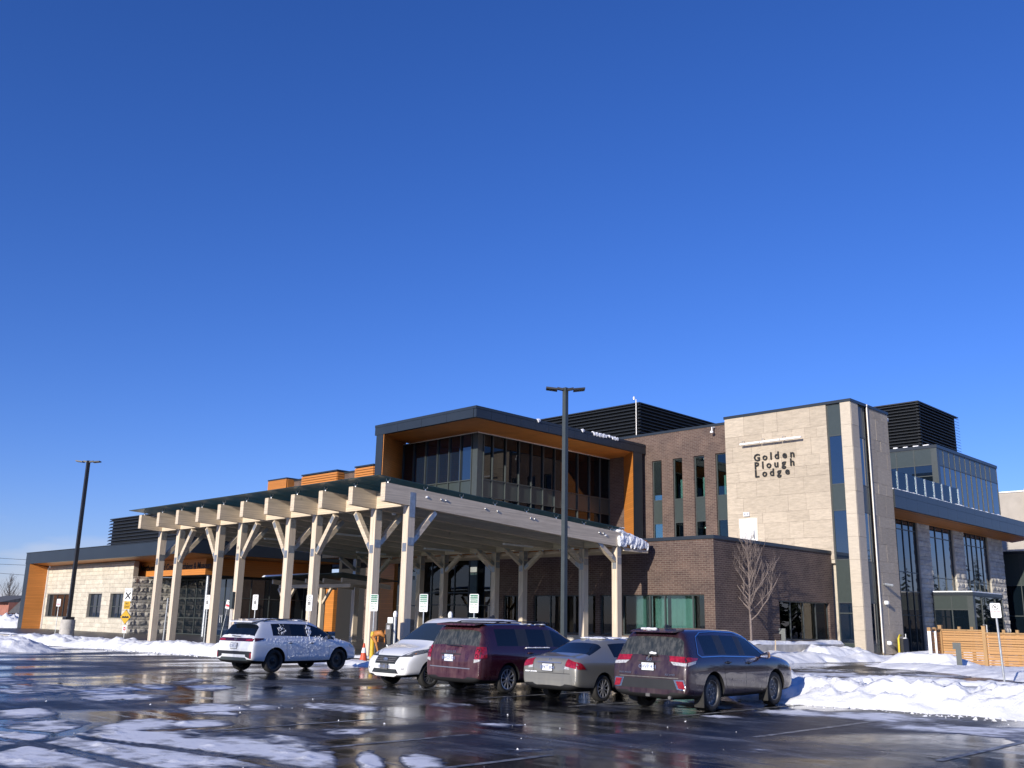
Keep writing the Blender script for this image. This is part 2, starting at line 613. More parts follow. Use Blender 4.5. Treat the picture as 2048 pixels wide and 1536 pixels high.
def link(name, me, m=None, parent=None, loc=None, rot=None, scale=None, label=None, kind=None):
    o = bpy.data.objects.new(name, me)
    COL.objects.link(o)
    if m is not None and len(me.materials) == 0:
        me.materials.append(M(m) if isinstance(m, str) else m)
    if loc is not None:
        o.location = loc
    if rot is not None:
        o.rotation_euler = rot
    if scale is not None:
        o.scale = scale
    if parent is not None:
        o.parent = parent
        if parent.parent is None and parent.type == 'EMPTY' and parent.get('world_parts'):
            o.location = Vector(o.location) - parent.location
    if label:
        o['label'] = label
    if kind:
        o['kind'] = kind
    return o

def obj(name, mb, m, parent=None, smooth=False, angle=None, **k):
    return link(name, mb.mesh(name, smooth, angle), m, parent, **k)

def tag(o, label, cat, group=None):
    o['label'] = label
    o['category'] = cat
    if group:
        o['group'] = group
    return o

def thing(name, label, cat, loc=(0, 0, 0), rot=0.0, group=None, world=True):
    """Empty at the base of a thing; with world=True its parts are written in world coordinates"""
    o = bpy.data.objects.new(name, None)
    COL.objects.link(o)
    o.location = loc
    o.rotation_euler = (0, 0, rot)
    o.empty_display_size = .2
    if world:
        o['world_parts'] = 1
    return tag(o, label, cat, group)

def copy_tree(o, parent=None):
    c = o.copy()
    COL.objects.link(c)
    if parent is not None:
        c.parent = parent
    for ch in o.children:
        copy_tree(ch, c)
    return c

UNIT = {}
def piece(name, m, parent, x0, x1, y0, y1, z0, z1, label=None):
    """a box-shaped piece: unit cube mesh shared by all pieces of one material"""
    if m not in UNIT:
        me = MB().box(-.5, .5, -.5, .5, -.5, .5).mesh('unit_' + m)
        me.materials.append(M(m))
        UNIT[m] = me
    return link(name, UNIT[m], None, parent, loc=((x0 + x1) / 2, (y0 + y1) / 2, (z0 + z1) / 2), scale=(x1 - x0, y1 - y0, z1 - z0), label=label)

def text(name, s, m, parent, loc, size, face='-y', align='LEFT', extrude=.002, bold=0.0, space=1.0, xs=1.0, tilt=0.0):
    cu = bpy.data.curves.new(name, 'FONT')
    cu.body = s
    cu.size = size
    cu.extrude = extrude
    cu.offset = bold
    cu.align_x = align
    cu.space_character = space
    cu.resolution_u = 2
    cu.materials.append(M(m))
    rz = {'-y': 0, '+x': 90, '+y': 180, '-x': 270}[face]
    return link(name, cu, None, parent, loc=loc, rot=(R(90), tilt, R(rz)), scale=(xs, 1, 1))

# value noise for terrain-like shapes
def vnoise(x, y, seed=0):
    xi, yi = np.floor(x).astype(np.int64), np.floor(y).astype(np.int64)
    fx, fy = x - xi, y - yi
    fx, fy = fx * fx * (3 - 2 * fx), fy * fy * (3 - 2 * fy)
    def h(a, b):
        n = (a * 374761393 + b * 668265263 + seed * 982451653) & 0x7fffffff
        n = ((n ^ (n >> 13)) * 1274126177) & 0x7fffffff
        n = (n ^ (n >> 16)) & 0xffff
        return n / 65535.0
    return (h(xi, yi) * (1 - fx) + h(xi + 1, yi) * fx) * (1 - fy) + (h(xi, yi + 1) * (1 - fx) + h(xi + 1, yi + 1) * fx) * fy
def fbm(x, y, oct=4, seed=0, gain=.5):
    a, s, t_ = 1.0, 0, 0
    for i in range(oct):
        s = s + a * vnoise(x * 2 ** i, y * 2 ** i, seed + i)
        t_ += a
        a *= gain
    return s / t_

def heightfield(name, xs, ys, Z, m, keep=None, attr=None, **k):
    nx, ny = len(xs), len(ys)
    X, Y = np.meshgrid(xs, ys, indexing='ij')
    V = np.stack([X, Y, Z], -1).reshape(-1, 3)
    I = np.arange(nx * ny).reshape(nx, ny)
    F = np.stack([I[:-1, :-1], I[1:, :-1], I[1:, 1:], I[:-1, 1:]], -1)
    if keep is not None:
        kf = keep[:-1, :-1] | keep[1:, :-1] | keep[1:, 1:] | keep[:-1, 1:]
        F = F[kf]
    F = F.reshape(-1, 4)
    used = np.unique(F)
    remap = np.full(nx * ny, -1)
    remap[used] = np.arange(len(used))
    me = bpy.data.meshes.new(name)
    me.from_pydata(V[used].tolist(), [], remap[F].tolist())
    me.update()
    me.polygons.foreach_set('use_smooth', [True] * len(me.polygons))
    if attr is not None:
        A = me.attributes.new('thick', 'FLOAT', 'POINT')
        A.data.foreach_set('value', attr.reshape(-1)[used].astype(np.float32))
    return link(name, me, m, **k)

def evald(o):
    dg = bpy.context.evaluated_depsgraph_get()
    return bpy.data.meshes.new_from_object(o.evaluated_get(dg))
def snow_lumps(name, blobs, parent, voxel=.04, rough=.03, seed=1, label=None, m='clean_snow'):
    """overlapping ellipsoids fused into one continuous, slightly ragged skin of snow"""
    mb = MB()
    for c, rx, ry, rz in blobs:
        n, k = 9, 6
        o = len(mb.v)
        for j in range(k + 1):
            ph = math.pi * j / k
            for i in range(n):
                th = 2 * math.pi * i / n
                mb.v.append((c[0] + rx * math.sin(ph) * math.cos(th), c[1] + ry * math.sin(ph) * math.sin(th), c[2] + rz * math.cos(ph)))
        for j in range(k):
            for i in range(n):
                mb.f.append((o + j * n + i, o + j * n + (i + 1) % n, o + (j + 1) * n + (i + 1) % n, o + (j + 1) * n + i))
                mb.mi.append(0)
    me = bpy.data.meshes.new('tmp')
    me.from_pydata(mb.v, [], mb.f)
    bm = bmesh.new()
    bm.from_mesh(me)
    bmesh.ops.remove_doubles(bm, verts=bm.verts, dist=1e-5)
    bmesh.ops.recalc_face_normals(bm, faces=bm.faces)
    bm.to_mesh(me)
    bm.free()
    tmp = bpy.data.objects.new('tmp', me)
    COL.objects.link(tmp)
    r = tmp.modifiers.new('r', 'REMESH')
    r.mode = 'VOXEL'
    r.voxel_size = voxel
    out = evald(tmp)
    bpy.data.objects.remove(tmp)
    n = len(out.vertices)
    co = np.empty(n * 3)
    no = np.empty(n * 3)
    out.vertices.foreach_get('co', co)
    out.vertices.foreach_get('normal', no)
    co, no = co.reshape(-1, 3), no.reshape(-1, 3)
    f = 1 / max(voxel, .02)
    d = fbm((co[:, 0] + co[:, 2] * .7) * f * .22, (co[:, 1] - co[:, 2] * .6) * f * .22, 4, seed, .6) - .5
    co = co + no * (d * rough * 2)[:, None]
    out.vertices.foreach_set('co', co.ravel())
    out.update()
    out.polygons.foreach_set('use_smooth', [True] * len(out.polygons))
    out.name = name
    out.materials.clear()
    return link(name, out, m, parent, label=label, kind='stuff')

# ================================================================== SETTING
def struct(o, name=None):
    o['kind'] = 'structure'
    return o
struct(obj('ground', MB().add([(-2200, -900, -.03), (900, -900, -.03), (900, 2600, -.03), (-2200, 2600, -.03)], [(0, 1, 2, 3)]), 'field'))
struct(obj('parking_lot', MB().add([(-75, -70, 0), (75, -70, 0), (75, 26, 0), (-75, 26, 0)], [(0, 1, 2, 3)]), 'wet_asphalt'))
mb = MB()
mb.box(-58, 2.9, -1.75, 15.6, .0, .11)
mb.box(2.9, 9.0, 8.5, 15.6, .0, .11)
mb.box(-58, -15, 15.6, 18.6, .0, .11)
struct(obj('sidewalk', mb, 'sidewalk'))
mb = MB()
mb.box(-58, 2.9, -1.92, -1.75, 0, .13)
mb.box(2.9, 3.07, -1.92, 8.5, 0, .13)
mb.box(3.07, 9.0, 8.33, 8.5, 0, .13)
struct(obj('kerb', mb, 'concrete'))
mb = MB()
for x, y0, y1 in ((13.2, -8.6, -3.9), (15.7, -8.7, -3.9), (18.05, -8.65, -3.9), (20.42, -8.6, -3.9), (22.95, -10.2, -4.4), (25.7, -10.5, -4.4), (28.2, -10.5, -4.4), (10.7, -8.6, -3.9),
                  (20.3, -17.2, -13.4), (22.45, -17.4, -14.0), (17.9, -17.2, -13.0), (25.0, -17.5, -15.2)):
    mb.add([(x - .055, y0, .004), (x + .055, y0, .004), (x + .055, y1, .004), (x - .055, y1, .004)], [(0, 1, 2, 3)])
ln = obj('stall_lines', mb, 'worn_line')
ln['kind'] = 'structure'

# thin snow left on the asphalt, cut by tyre tracks
BL = [(9.28, -15.32, .9, 1.5, 1), (10.3, -14.34, .7, 1.5, 1), (9.87, -13.31, .65, 1.24, 1), (10.29, -11.88, .46, 1.09, 1), (11.89, -14.67, .8, .85, 1), (15.0, -14.42, .68, .97, 1), (15.76, -12.66, .6, 1.0, 1), (15.3, -13.59, .35, .66, 1), (14.14, -17.24, .45, 1.03, 1), (15.63, -17.43, .35, .61, 1), (16.68, -16.59, .6, .8, 1), (17.09, -15.75, .45, .6, 1), (16.49, -17.67, .75, .93, 1), (17.35, -18.41, .55, 1.14, 1), (17.91, -17.34, 1.05, 1.32, 1.15), (19.71, -16.88, 1.05, 1.5, 1.3), (20.12, -17.73, 1.3, 1.1, 1.3), (19.36, -18.55, .8, 1.0, 1.2), (20.9, -16.69, .6, .9, 1.15), (16.16, -12.39, .52, .98, 1), (19.08, -14.46, .42, .5, 1), (21.51, -16.02, .22, .85, 1), (21.95, -15.68, .3, .65, 1), (4.27, -14.11, .38, 1.3, .6), (16.57, -10.38, .47, .48, .55), (23.69, -11.52, .39, .31, .4), (21.96, -13.87, .44, .33, .5), (19.64, -12.1, .54, .41, .5), (6.5, -15.5, .9, 2, .9), (8.5, -11.4, .5, 1.2, .7),
      (18.4, -19.6, 1.6, 1.2, 1.2), (21.6, -18.6, 1.5, 1.4, 1.2), (12.5, -19.5, 2.2, 1.6, 1), (15.2, -19.8, 1.4, 1.2, 1)]
BR = [(21.2, -5.9, .65, .95, 1), (22.72, -5.13, 1.1, 1.0, 1), (24.6, -6.1, 1.5, .9, 1), (27, -6.4, 1.6, .9, 1), (14.64, 8.61, 1.53, 2.1, 1), (17.1, 6.48, 1.38, 1.9, 1), (21.04, 5.08, .94, 1.6, 1), (13.0, 11.5, 1.2, 1.5, .8), (20.91, -7.89, .44, .4, .55), (24.5, 4.2, 1.4, 1.3, 1), (16.5, 12.0, 1.6, 1.2, .8), (19.3, -5.9, .8, 1.2, .7), (18.3, 2.4, 1.4, 1.0, .7), (10, 14.2, 1.6, 1.6, .8)]
TR = [[(22.3, -17.6), (21.82, -16.54), (21.03, -16.04), (20.41, -15.51), (19.54, -14.53), (18.78, -13.38), (18.06, -11.94), (17, -9.6)], [(22.9, -17.2), (22.12, -16.15), (21.07, -15.48), (20.39, -14.77), (19.6, -13.59), (19.06, -12.3), (18.3, -10)],
      [(15, -18.6), (16.18, -18.23), (17.23, -17.83), (18.4, -17.55), (19.46, -17.29), (20.46, -17.08), (21.44, -17.04), (23, -17.2)], [(14.6, -15.2), (15.83, -16.49), (16.9, -17.51), (17.58, -18.08), (18.23, -18.9), (19, -20)], [(13.39, -17.32), (12.85, -15.46), (13.04, -13.63), (12.59, -11.09)], [(15.42, -17.98), (15.25, -15.67), (15.93, -13.29)], [(17.45, -16.71), (17.65, -15.28), (17.76, -13.57)],
      [(9, -19.5), (11.5, -17.6), (13.4, -16.4), (15, -15.5), (17, -14.9)], [(8, -13.2), (11, -13.4), (14, -13.2), (17, -13.0)], [(13.8, -19.8), (15.5, -19.0), (18, -18.4), (21, -18.2)]]
def snow_sheet(name, x0, x1, y0, y1, st, blobs, tracks, label):
    xs, ys = np.arange(x0, x1, st), np.arange(y0, y1, st)
    X, Y = np.meshgrid(xs, ys, indexing='ij')
    vx, vy = X - CAM.x, Y - CAM.y
    D = np.full(X.shape, -1.0)
    for cx_, cy_, a, b, w in blobs:
        d = Vector((cx_ - CAM.x, cy_ - CAM.y)).normalized()
        u = (X - cx_) * d.x + (Y - cy_) * d.y
        v = -(X - cx_) * d.y + (Y - cy_) * d.x
        D = np.maximum(D, w * 1.0 - ((u / b) ** 2 + (v / a) ** 2))
    n = fbm(X * 1.3, Y * 1.3, 4, 3) - .5
    n2 = fbm(X * 6, Y * 6, 4, 11, .65) - .5
    n3 = fbm(X * .5 + 3, Y * 3.2, 4, 17, .6) - .5
    D = np.maximum(D, -1) - .05 + n * 1.5 + n2 * 1.7 + n3 * 1.3
    for t_ in tracks:
        P = np.array(t_)
        best = np.full(X.shape, 9.0)
        for a, b in zip(P[:-1], P[1:]):
            ab = b - a
            s = np.clip(((X - a[0]) * ab[0] + (Y - a[1]) * ab[1]) / (ab @ ab), 0, 1)
            best = np.minimum(best, np.hypot(X - a[0] - s * ab[0], Y - a[1] - s * ab[1]))
        tread = .35 * np.sin(best * 90) + n2 * 1.2
        D = D - np.clip(1 - (best / .155) ** 4, 0, 1) * (1.2 + tread)
    lump = fbm(X * 9, Y * 9, 3, 21)
    clod = np.clip(fbm(X * 3.2, Y * 3.2, 3, 31) - .60, 0, 1) * np.clip(lump - .35, 0, 1) * np.clip(D * 2, 0, 1)
    Z = np.clip(D, -.2, .7) * .009 + (lump - .5) * .008 * np.clip(D * 3, 0, 1) + clod * .30
    Z = np.where(D > 0, np.maximum(Z, .0025) + .002, -.003)
    o = heightfield(name, xs, ys, Z, 'slush', keep=D > 0, attr=np.clip(D, 0, 1.5))
    o['kind'] = 'stuff'
    o['label'] = label
    return o
snow_sheet('thin_snow', 5.5, 24.5, -21.0, -10.0, .042, BL, TR, 'thin trampled snow patches on the wet asphalt with tyre tracks')
snow_sheet('thin_snow', 11, 30, -8.5, 14.5, .06, BR, [], 'thin snow strips beside the ploughed bank and on the lane')

def bank(name, path, hw, h, seed, label, m='snow', st=.07, rough=.5, flat=.0):
    """ploughed ridge of snow along a path: rough lumpy heightfield"""
    P = np.array(path, float)
    x0, y0 = P[:, 0].min() - hw * 1.3, P[:, 1].min() - hw * 1.3
    x1, y1 = P[:, 0].max() + hw * 1.3, P[:, 1].max() + hw * 1.3
    xs, ys = np.arange(x0, x1, st), np.arange(y0, y1, st)
    X, Y = np.meshgrid(xs, ys, indexing='ij')
    best, tt = np.full(X.shape, 99.0), np.zeros(X.shape)
    for a, b in zip(P[:-1], P[1:]):
        ab = b - a
        s = np.clip(((X - a[0]) * ab[0] + (Y - a[1]) * ab[1]) / (ab @ ab), 0, 1)
        d = np.hypot(X - a[0] - s * ab[0], Y - a[1] - s * ab[1])
        best = np.minimum(best, d)
    edge = hw * (1 + (fbm(X * .9, Y * .9, 3, seed) - .5) * .7)
    q = np.clip(1 - best / edge, 0, 1)
    prof = np.clip(q * 1.6, 0, 1) ** .8 if not flat else np.clip(q / flat, 0, 1) ** .7
    n1 = fbm(X * .55, Y * .55, 3, seed + 5)
    n2 = fbm(X * 3.1, Y * 3.1, 4, seed + 9, .6)
    ridg = np.abs(fbm(X * 6.5, Y * 6.5, 3, seed + 13) - .5) * 2
    chunk = np.clip(vnoise(X * 5.2, Y * 5.2, seed + 20) - .52, 0, 1) * np.clip(vnoise(X * 2.1, Y * 2.1, seed + 22) * 2 - .6, 0, 1)
    n4 = vnoise(X * 14, Y * 14, seed + 25) - .5
    Z = h * prof * (.55 + .9 * n1 - .2) + prof * rough * (h * ((n2 - .5) * 1.25 + (.30 - ridg) * .32) + min(h, .5) * (chunk * .75 + n4 * .11))
    Z = np.where(q > 0, np.maximum(Z, .012), -.02)
    o = heightfield(name, xs, ys, Z, m, keep=q > 0)
    o['kind'] = 'stuff'
    o['label'] = label
    return o
bank('snow_bank', [(19.4, -2.5), (21.5, -2.45), (24.0, -2.2), (30, -1.8), (40, -1.5)], 1.35, .60, 1, 'long ploughed snow bank in front of the parked plum SUV', rough=.62)
bank('snow_bank', [(16.8, 6.9), (20, 7.6), (26, 9.0)], .6, .16, 2, 'low ploughed snow ridge along the lane', rough=.8)
bank('snow_bank', [(13.6, 18.6), (16.4, 16.9), (20.8, 13.3), (27, 11.8)], 1.9, .26, 3, 'snow covered verge in front of the wooden fence', st=.12, rough=.3, flat=.45)
bank('snow_bank', [(13.0, 19.3), (14.4, 19.2)], 1.5, .60, 33, 'snow heap against the corner of the wooden fence', st=.1, rough=.25)
bank('snow_bank', [(15.5, 20.2), (26, 19.6)], 1.7, .20, 34, 'snow drift lying along the wooden fence', st=.12, rough=.3, flat=.5)
bank('snow_bank', [(7.4, 16.5), (7.7, 21.0), (8.6, 26)], 1.5, .42, 4, 'smooth snow drift below the low retaining wall', 'clean_snow', st=.12, rough=.13, flat=.6)
bank('snow_bank', [(7.6, 21.9), (8.1, 24.2)], 1.3, .66, 44, 'snow heap between the retaining wall and the stone tower', 'clean_snow', st=.1, rough=.35)
bank('snow_bank', [(9.2, 31.2), (12.2, 28.0)], 1.9, .55, 5, 'snow heap beside the gas meter and the fence', 'clean_snow', st=.12, rough=.15)
bank('snow_bank', [(-21.5, -5.2), (-17.5, -4.2), (-12.5, -3.7), (-8.2, -3.4), (-3.6, -3.0), (1.2, -2.6)], 1.05, .42, 6, 'ploughed snow island round the concrete lamp base', st=.09, rough=.6)
bank('snow_bank', [(-21.5, -6.8), (-16.5, -7.6), (-11.5, -8.6)], 1.6, .40, 66, 'broad snow bank at the left end of the lot', st=.1, rough=.55)
bank('snow_bank', [(-58, -.8), (-40, -.6), (-24, -.5), (-12, -.5)], .55, .2, 7, 'thin snow ridge along the kerb before the museum', st=.14, rough=.5)
bank('snow_bank', [(-12, -.6), (-4, -.5), (1.6, -.4)], .42, .2, 77, 'thin snow ridge between the canopy posts', st=.1, rough=.5)
bank('snow_bank', [(-72, 4.5), (-66, 6.5), (-60.5, 8)], 2.0, 1.15, 8, 'tall snow heap beyond the left end of the museum', st=.16, rough=.5)
bank('snow_bank', [(2.2, -2.6), (5.4, -2.2), (8.5, -2.1)], .65, .16, 9, 'low snow ridge at the head of the charging bays', st=.09, rough=.6)

# loose clods of snow thrown along the banks
mb = MB()
rg = np.random.default_rng(5)
def clod(x, y, r):
    vs = []
    for v in ((1, 0, 0), (-1, 0, 0), (0, 1, 0), (0, -1, 0), (0, 0, 1), (0, 0, -.4)):
        k = r * (.6 + .7 * rg.random())
        vs.append((x + v[0] * k, y + v[1] * k, max(0.002, r * .25 + v[2] * k)))
    mb.add(vs, [(0, 2, 4), (2, 1, 4), (1, 3, 4), (3, 0, 4), (2, 0, 5), (1, 2, 5), (3, 1, 5), (0, 3, 5)])
for i in range(240):
    x = 19 + rg.random() * 11
    clod(x, -3.75 - abs(rg.normal()) * .35, .015 + .04 * rg.random() ** 2)
for i in range(260):
    t_ = rg.random()
    clod(-21 + 22 * t_, -5.0 + 1.6 * t_ - abs(rg.normal()) * .45, .02 + .06 * rg.random() ** 2)
for i in range(70):
    clod(12 + rg.random() * 12, -9 - rg.random() * 10, .006 + .016 * rg.random() ** 3)
o = obj('snow_clods', mb, 'snow')
o['kind'] = 'stuff'
o['label'] = 'loose clods of snow scattered over the lot'

# ================================================================== wall / window helpers
def fpt(face, p, a, d, z):
    """point on a facade: a along it, d outwards"""
    return (a, p - d, z) if face == '-y' else (p + d, a, z)
def fbox(mb, face, p, a0, a1, d0, d1, z0, z1, mi=0):
    if face == '-y':
        mb.box(a0, a1, p - d1, p - d0, z0, z1, mi)
    else:
        mb.box(p + d0, p + d1, a0, a1, z0, z1, mi)
    return mb
def fpiece(name, m, parent, face, p, a0, a1, d0, d1, z0, z1, label=None):
    if face == '-y':
        return piece(name, m, parent, a0, a1, p - d1, p - d0, z0, z1, label)
    return piece(name, m, parent, p + d0, p + d1, a0, a1, z0, z1, label)
def wall(name, m, parent, face, p, th, a0, a1, z0, z1, holes=(), label=None):
    A = sorted({a0, a1, *[v for h in holes for v in h[:2] if a0 < v < a1]})
    Zs = sorted({z0, z1, *[v for h in holes for v in h[2:4] if z0 < v < z1]})
    mb = MB()
    for i in range(len(A) - 1):
        run = None
        for j in range(len(Zs) - 1):
            ca, cz = (A[i] + A[i + 1]) / 2, (Zs[j] + Zs[j + 1]) / 2
            hole = any(h[0] < ca < h[1] and h[2] < cz < h[3] for h in holes)
            if not hole:
                if run is None:
                    run = Zs[j]
                end = Zs[j + 1]
            if hole and run is not None:
                fbox(mb, face, p, A[i], A[i + 1], -th, 0, run, end)
                run = None
        if run is not None:
            fbox(mb, face, p, A[i], A[i + 1], -th, 0, run, end)
    return obj(name, mb, m, parent, label=label)
def window(parent, face, p, a0, a1, z0, z1, ms=(), ts=(), glass='dark_glass', rec=.12, fw_=.06, spand=(), label=None, name='window', proud=.0):
    """frame (the part) with one pane (sub-part) per light; spand: list of (z0, z1) rows filled with metal panels"""
    mb = MB()
    d0, d1 = -rec - .08, -rec + proud
    fbox(mb, face, p, a0, a0 + fw_, d0, d1, z0, z1)
    fbox(mb, face, p, a1 - fw_, a1, d0, d1, z0, z1)
    fbox(mb, face, p, a0 + fw_, a1 - fw_, d0, d1, z0, z0 + fw_)
    fbox(mb, face, p, a0 + fw_, a1 - fw_, d0, d1, z1 - fw_, z1)
    for m_ in ms:
        fbox(mb, face, p, m_ - fw_ / 2, m_ + fw_ / 2, d0, d1 + .012, z0 + fw_, z1 - fw_)
    ms, ts = sorted(ms), sorted(ts)
    A = [a0 + fw_] + [x for m_ in ms for x in (m_ - fw_ / 2, m_ + fw_ / 2)] + [a1 - fw_]
    for t_ in ts:
        for i in range(0, len(A), 2):
            fbox(mb, face, p, A[i], A[i + 1], d0, d1, t_ - fw_ / 2, t_ + fw_ / 2)
    Zs = [z0 + fw_] + [x for t_ in ts for x in (t_ - fw_ / 2, t_ + fw_ / 2)] + [z1 - fw_]
    w = obj(name, mb, 'frame_metal', parent, label=label)
    for i in range(0, len(A), 2):
        for j in range(0, len(Zs), 2):
            zc = (Zs[j] + Zs[j + 1]) / 2
            sp = any(s[0] < zc < s[1] for s in spand)
            q = MB()
            dd = -rec - .035 if not sp else -rec - .02
            fbox(q, face, p, A[i], A[i + 1], dd - .012, dd, Zs[j], Zs[j + 1])
            obj('spandrel_panel' if sp else 'pane', q, 'spandrel' if sp else glass, w)
    return w

def rock_mesh(name, m, amp, seed):
    """unit block 1x1x1 whose front (-y) face is split rock"""
    rr = random.Random(seed)
    n = 4
    vs, fs = [], []
    for j in range(n + 1):
        for i in range(n + 1):
            e = i in (0, n) or j in (0, n)
            d = .04 * rr.random() if e else amp * (.35 + .65 * rr.random())
            vs.append((-.5 + i / n, -.5 - d, -.5 + j / n))
    for j in range(n):
        for i in range(n):
            a = j * (n + 1) + i
            if rr.random() < .5:
                fs += [(a, a + 1, a + n + 2), (a, a + n + 2, a + n + 1)]
            else:
                fs += [(a, a + 1, a + n + 1), (a + 1, a + n + 2, a + n + 1)]
    o = len(vs)
    vs += [(-.5, .5, -.5), (.5, .5, -.5), (.5, .5, .5), (-.5, .5, .5)]
    c = [0, n, (n + 1) * (n + 1) - 1, (n + 1) * n]
    for k in range(4):
        k2 = (k + 1) % 4
        if k == 0:
            edge = list(range(0, n + 1))
        elif k == 1:
            edge = [n + (n + 1) * i for i in range(n + 1)]
        elif k == 2:
            edge = [(n + 1) * (n + 1) - 1 - i for i in range(n + 1)]
        else:
            edge = [(n + 1) * n - (n + 1) * i for i in range(n + 1)]
        fs.append(tuple(edge[::-1]) + (o + k, o + k2))
    mb = MB().add(vs, fs)
    me = mb.mesh(name)
    me.materials.append(M(m))
    return me
SPLIT = [rock_mesh('split_block', 'split_stone', .16, i) for i in range(6)]
ROCK = [rock_mesh('rock_block', 'rock_stone', .42, 40 + i) for i in range(8)]
FLAT = [rock_mesh('flat_block', 'rock_stone', .12, 80 + i) for i in range(4)]
def stones(parent, face, p, a0, a1, z0, z1, rows, lens, kinds, holes=(), depth=.2, joint=.014, seed=1, name='stone_block'):
    rr = random.Random(seed)
    z, k, cnt = z0, 0, 0
    while z < z1 - .05:
        h = min(rows[k % len(rows)], z1 - z)
        if z1 - z - h < .08:
            h = z1 - z
        kind = kinds[k % len(kinds)]
        a = a0
        first = True
        while a < a1 - .02:
            L = rr.uniform(*lens)
            if first:
                L *= rr.uniform(.5, 1)
                first = False
            b = min(a + L, a1)
            if a1 - b < lens[0] * .45:
                b = a1
            segs = [(a, b)]
            for hh in holes:
                if hh[2] < z + h / 2 < hh[3]:
                    ns = []
                    for s0, s1 in segs:
                        if hh[1] <= s0 or hh[0] >= s1:
                            ns.append((s0, s1))
                        else:
                            if s0 < hh[0]:
                                ns.append((s0, hh[0]))
                            if s1 > hh[1]:
                                ns.append((hh[1], s1))
                    segs = ns
            for s0, s1 in segs:
                if s1 - s0 < .08:
                    continue
                me = rr.choice(kind)
                d = depth * rr.uniform(.92, 1.05)
                c = fpt(face, p, (s0 + s1) / 2, -depth / 2 + .03, z + h / 2)
                link(name, me, None, parent, loc=c, rot=(0, 0, 0 if face == '-y' else math.pi / 2), scale=(s1 - s0 - joint, d, h - joint))
                cnt += 1
            a = b
        z += h
        k += 1
    return cnt
def louvres(parent, x0, x1, y0, y1, z0, z1, n, label=None, sides=('-y', '+x')):
    """slatted roof screen: dark core and one object per slat and side"""
    obj('screen_core', MB().box(x0 + .25, x1 - .25, y0 + .25, y1 - .25, z0, z1 - .08), 'black', parent)
    obj('screen_cap', MB().box(x0 + .02, x1 - .02, y0 + .02, y1 - .02, z1 - .08, z1), 'louvre_metal', parent)
    st = (z1 - z0 - .08) / n
    for i in range(n):
        z = z0 + i * st
        for s in sides:
            mb = MB()
            if s == '-y':
                mb.prism([(y0, z + st * .30), (y0 + .2, z + st * .82), (y0 + .2, z + st * .94), (y0, z + st * .46)], x0, x1 - .001, 0)
            elif s == '+x':
                mb.prism([(x1, z + st * .30), (x1 - .2, z + st * .82), (x1 - .2, z + st * .94), (x1, z + st * .46)], y0 + .0, y1, 1)
            else:
                mb.prism([(x0, z + st * .30), (x0 + .2, z + st * .82), (x0 + .2, z + st * .94), (x0, z + st * .46)], y0, y1, 1)
            obj('slat', mb, 'louvre_metal', parent)

# ================================================================== MUSEUM WING (left)
mu = thing('museum_wing', 'low museum wing of pale stone with dark fascia and orange fin at the far left', 'building', (-48, 8.6, 0))
xw0, xw1, yw, xs_, ysd = -56.0, -39.7, 8.6, -30.86, 11.95
xf_ = -28.1
H1 = [(-55.7, -51.1, 1.12, 2.95), (-47.25, -44.72, 1.17, 2.95), (-43.2, -40.93, 1.17, 2.95)]
wall('wall', 'stone_mortar', mu, '-y', yw, .35, xw0, xw1 + .0, 0, 5.3, H1)
n_ = stones(mu, '-y', yw, xw0, xw1, .1, 5.16, (.34, .30, .34), (.75, 1.35), (SPLIT,), H1, .16, seed=3)
window(mu, '-y', yw, *H1[0], ms=(-54.1, -52.6), glass='dark_glass', rec=.18, label='wide dark museum window')
window(mu, '-y', yw, *H1[1], ms=(-46.0,), ts=(2.0,), glass='blue_glass', rec=.18)
window(mu, '-y', yw, *H1[2], ms=(-42.05,), ts=(2.0,), glass='blue_glass', rec=.18)
wall('wall', 'stone_mortar', mu, '+x', xw1, .35, yw + .35, ysd, 0, 4.2, label='rough stone return wall in shade')
stones(mu, '+x', xw1 + .02, yw - .03, ysd, .1, 4.2, (.36, .2, .42, .22), (.5, .95), (ROCK, FLAT, ROCK, FLAT), (), .2, seed=5)
# fascia, soffit and splayed orange end
obj('fascia', MB().box(-57.3, xf_ + .02, 7.0, 7.25, 5.43, 6.33), 'dark_metal', mu)
obj('fascia', MB().box(xf_ - .23, xf_ + .02, 7.25, 19.0, 5.43, 6.33), 'dark_metal', mu)
obj('parapet_cap', MB().box(-57.34, xf_ + .06, 6.96, 7.3, 6.33, 6.38).box(xf_ - .27, xf_ + .06, 7.3, 19.0, 6.33, 6.38), 'louvre_metal', mu)
obj('roof', MB().box(-57.0, xf_ - .24, 7.26, 26.0, 5.75, 5.9), 'roof_snow', mu)
obj('soffit', MB().hexa([(-56.7, 7.25, 5.43), (xf_ - .2, 7.25, 5.43), (xf_ - .2, 9.6, 5.30), (-56.0, 9.6, 5.16)], [(-56.7, 7.25, 5.6), (xf_ - .2, 7.25, 5.6), (xf_ - .2, 9.6, 5.6), (-56.0, 9.6, 5.6)]), 'orange_planks', mu)
obj('soffit', MB().box(xs_ - .3, xf_ - .24, 9.6, 19.0, 5.32, 5.5), 'orange_planks', mu)
obj('end_fin', MB().box(-57.25, -56.3, 7.02, 8.62, 0, 5.43), 'dark_metal', mu)
obj('orange_panel', MB().hexa([(-56.3, 7.03, .1), (-56.24, 7.0, .1), (-55.98, 8.58, .1), (-56.3, 8.6, .1)], [(-56.3, 7.03, 5.43), (-56.24, 7.0, 5.43), (-55.98, 8.58, 5.2), (-56.3, 8.6, 5.2)]), 'orange_planks', mu)
obj('trim', MB().box(-56.02, -55.93, 8.42, 8.6, .1, 5.16), 'white_pipe', mu)
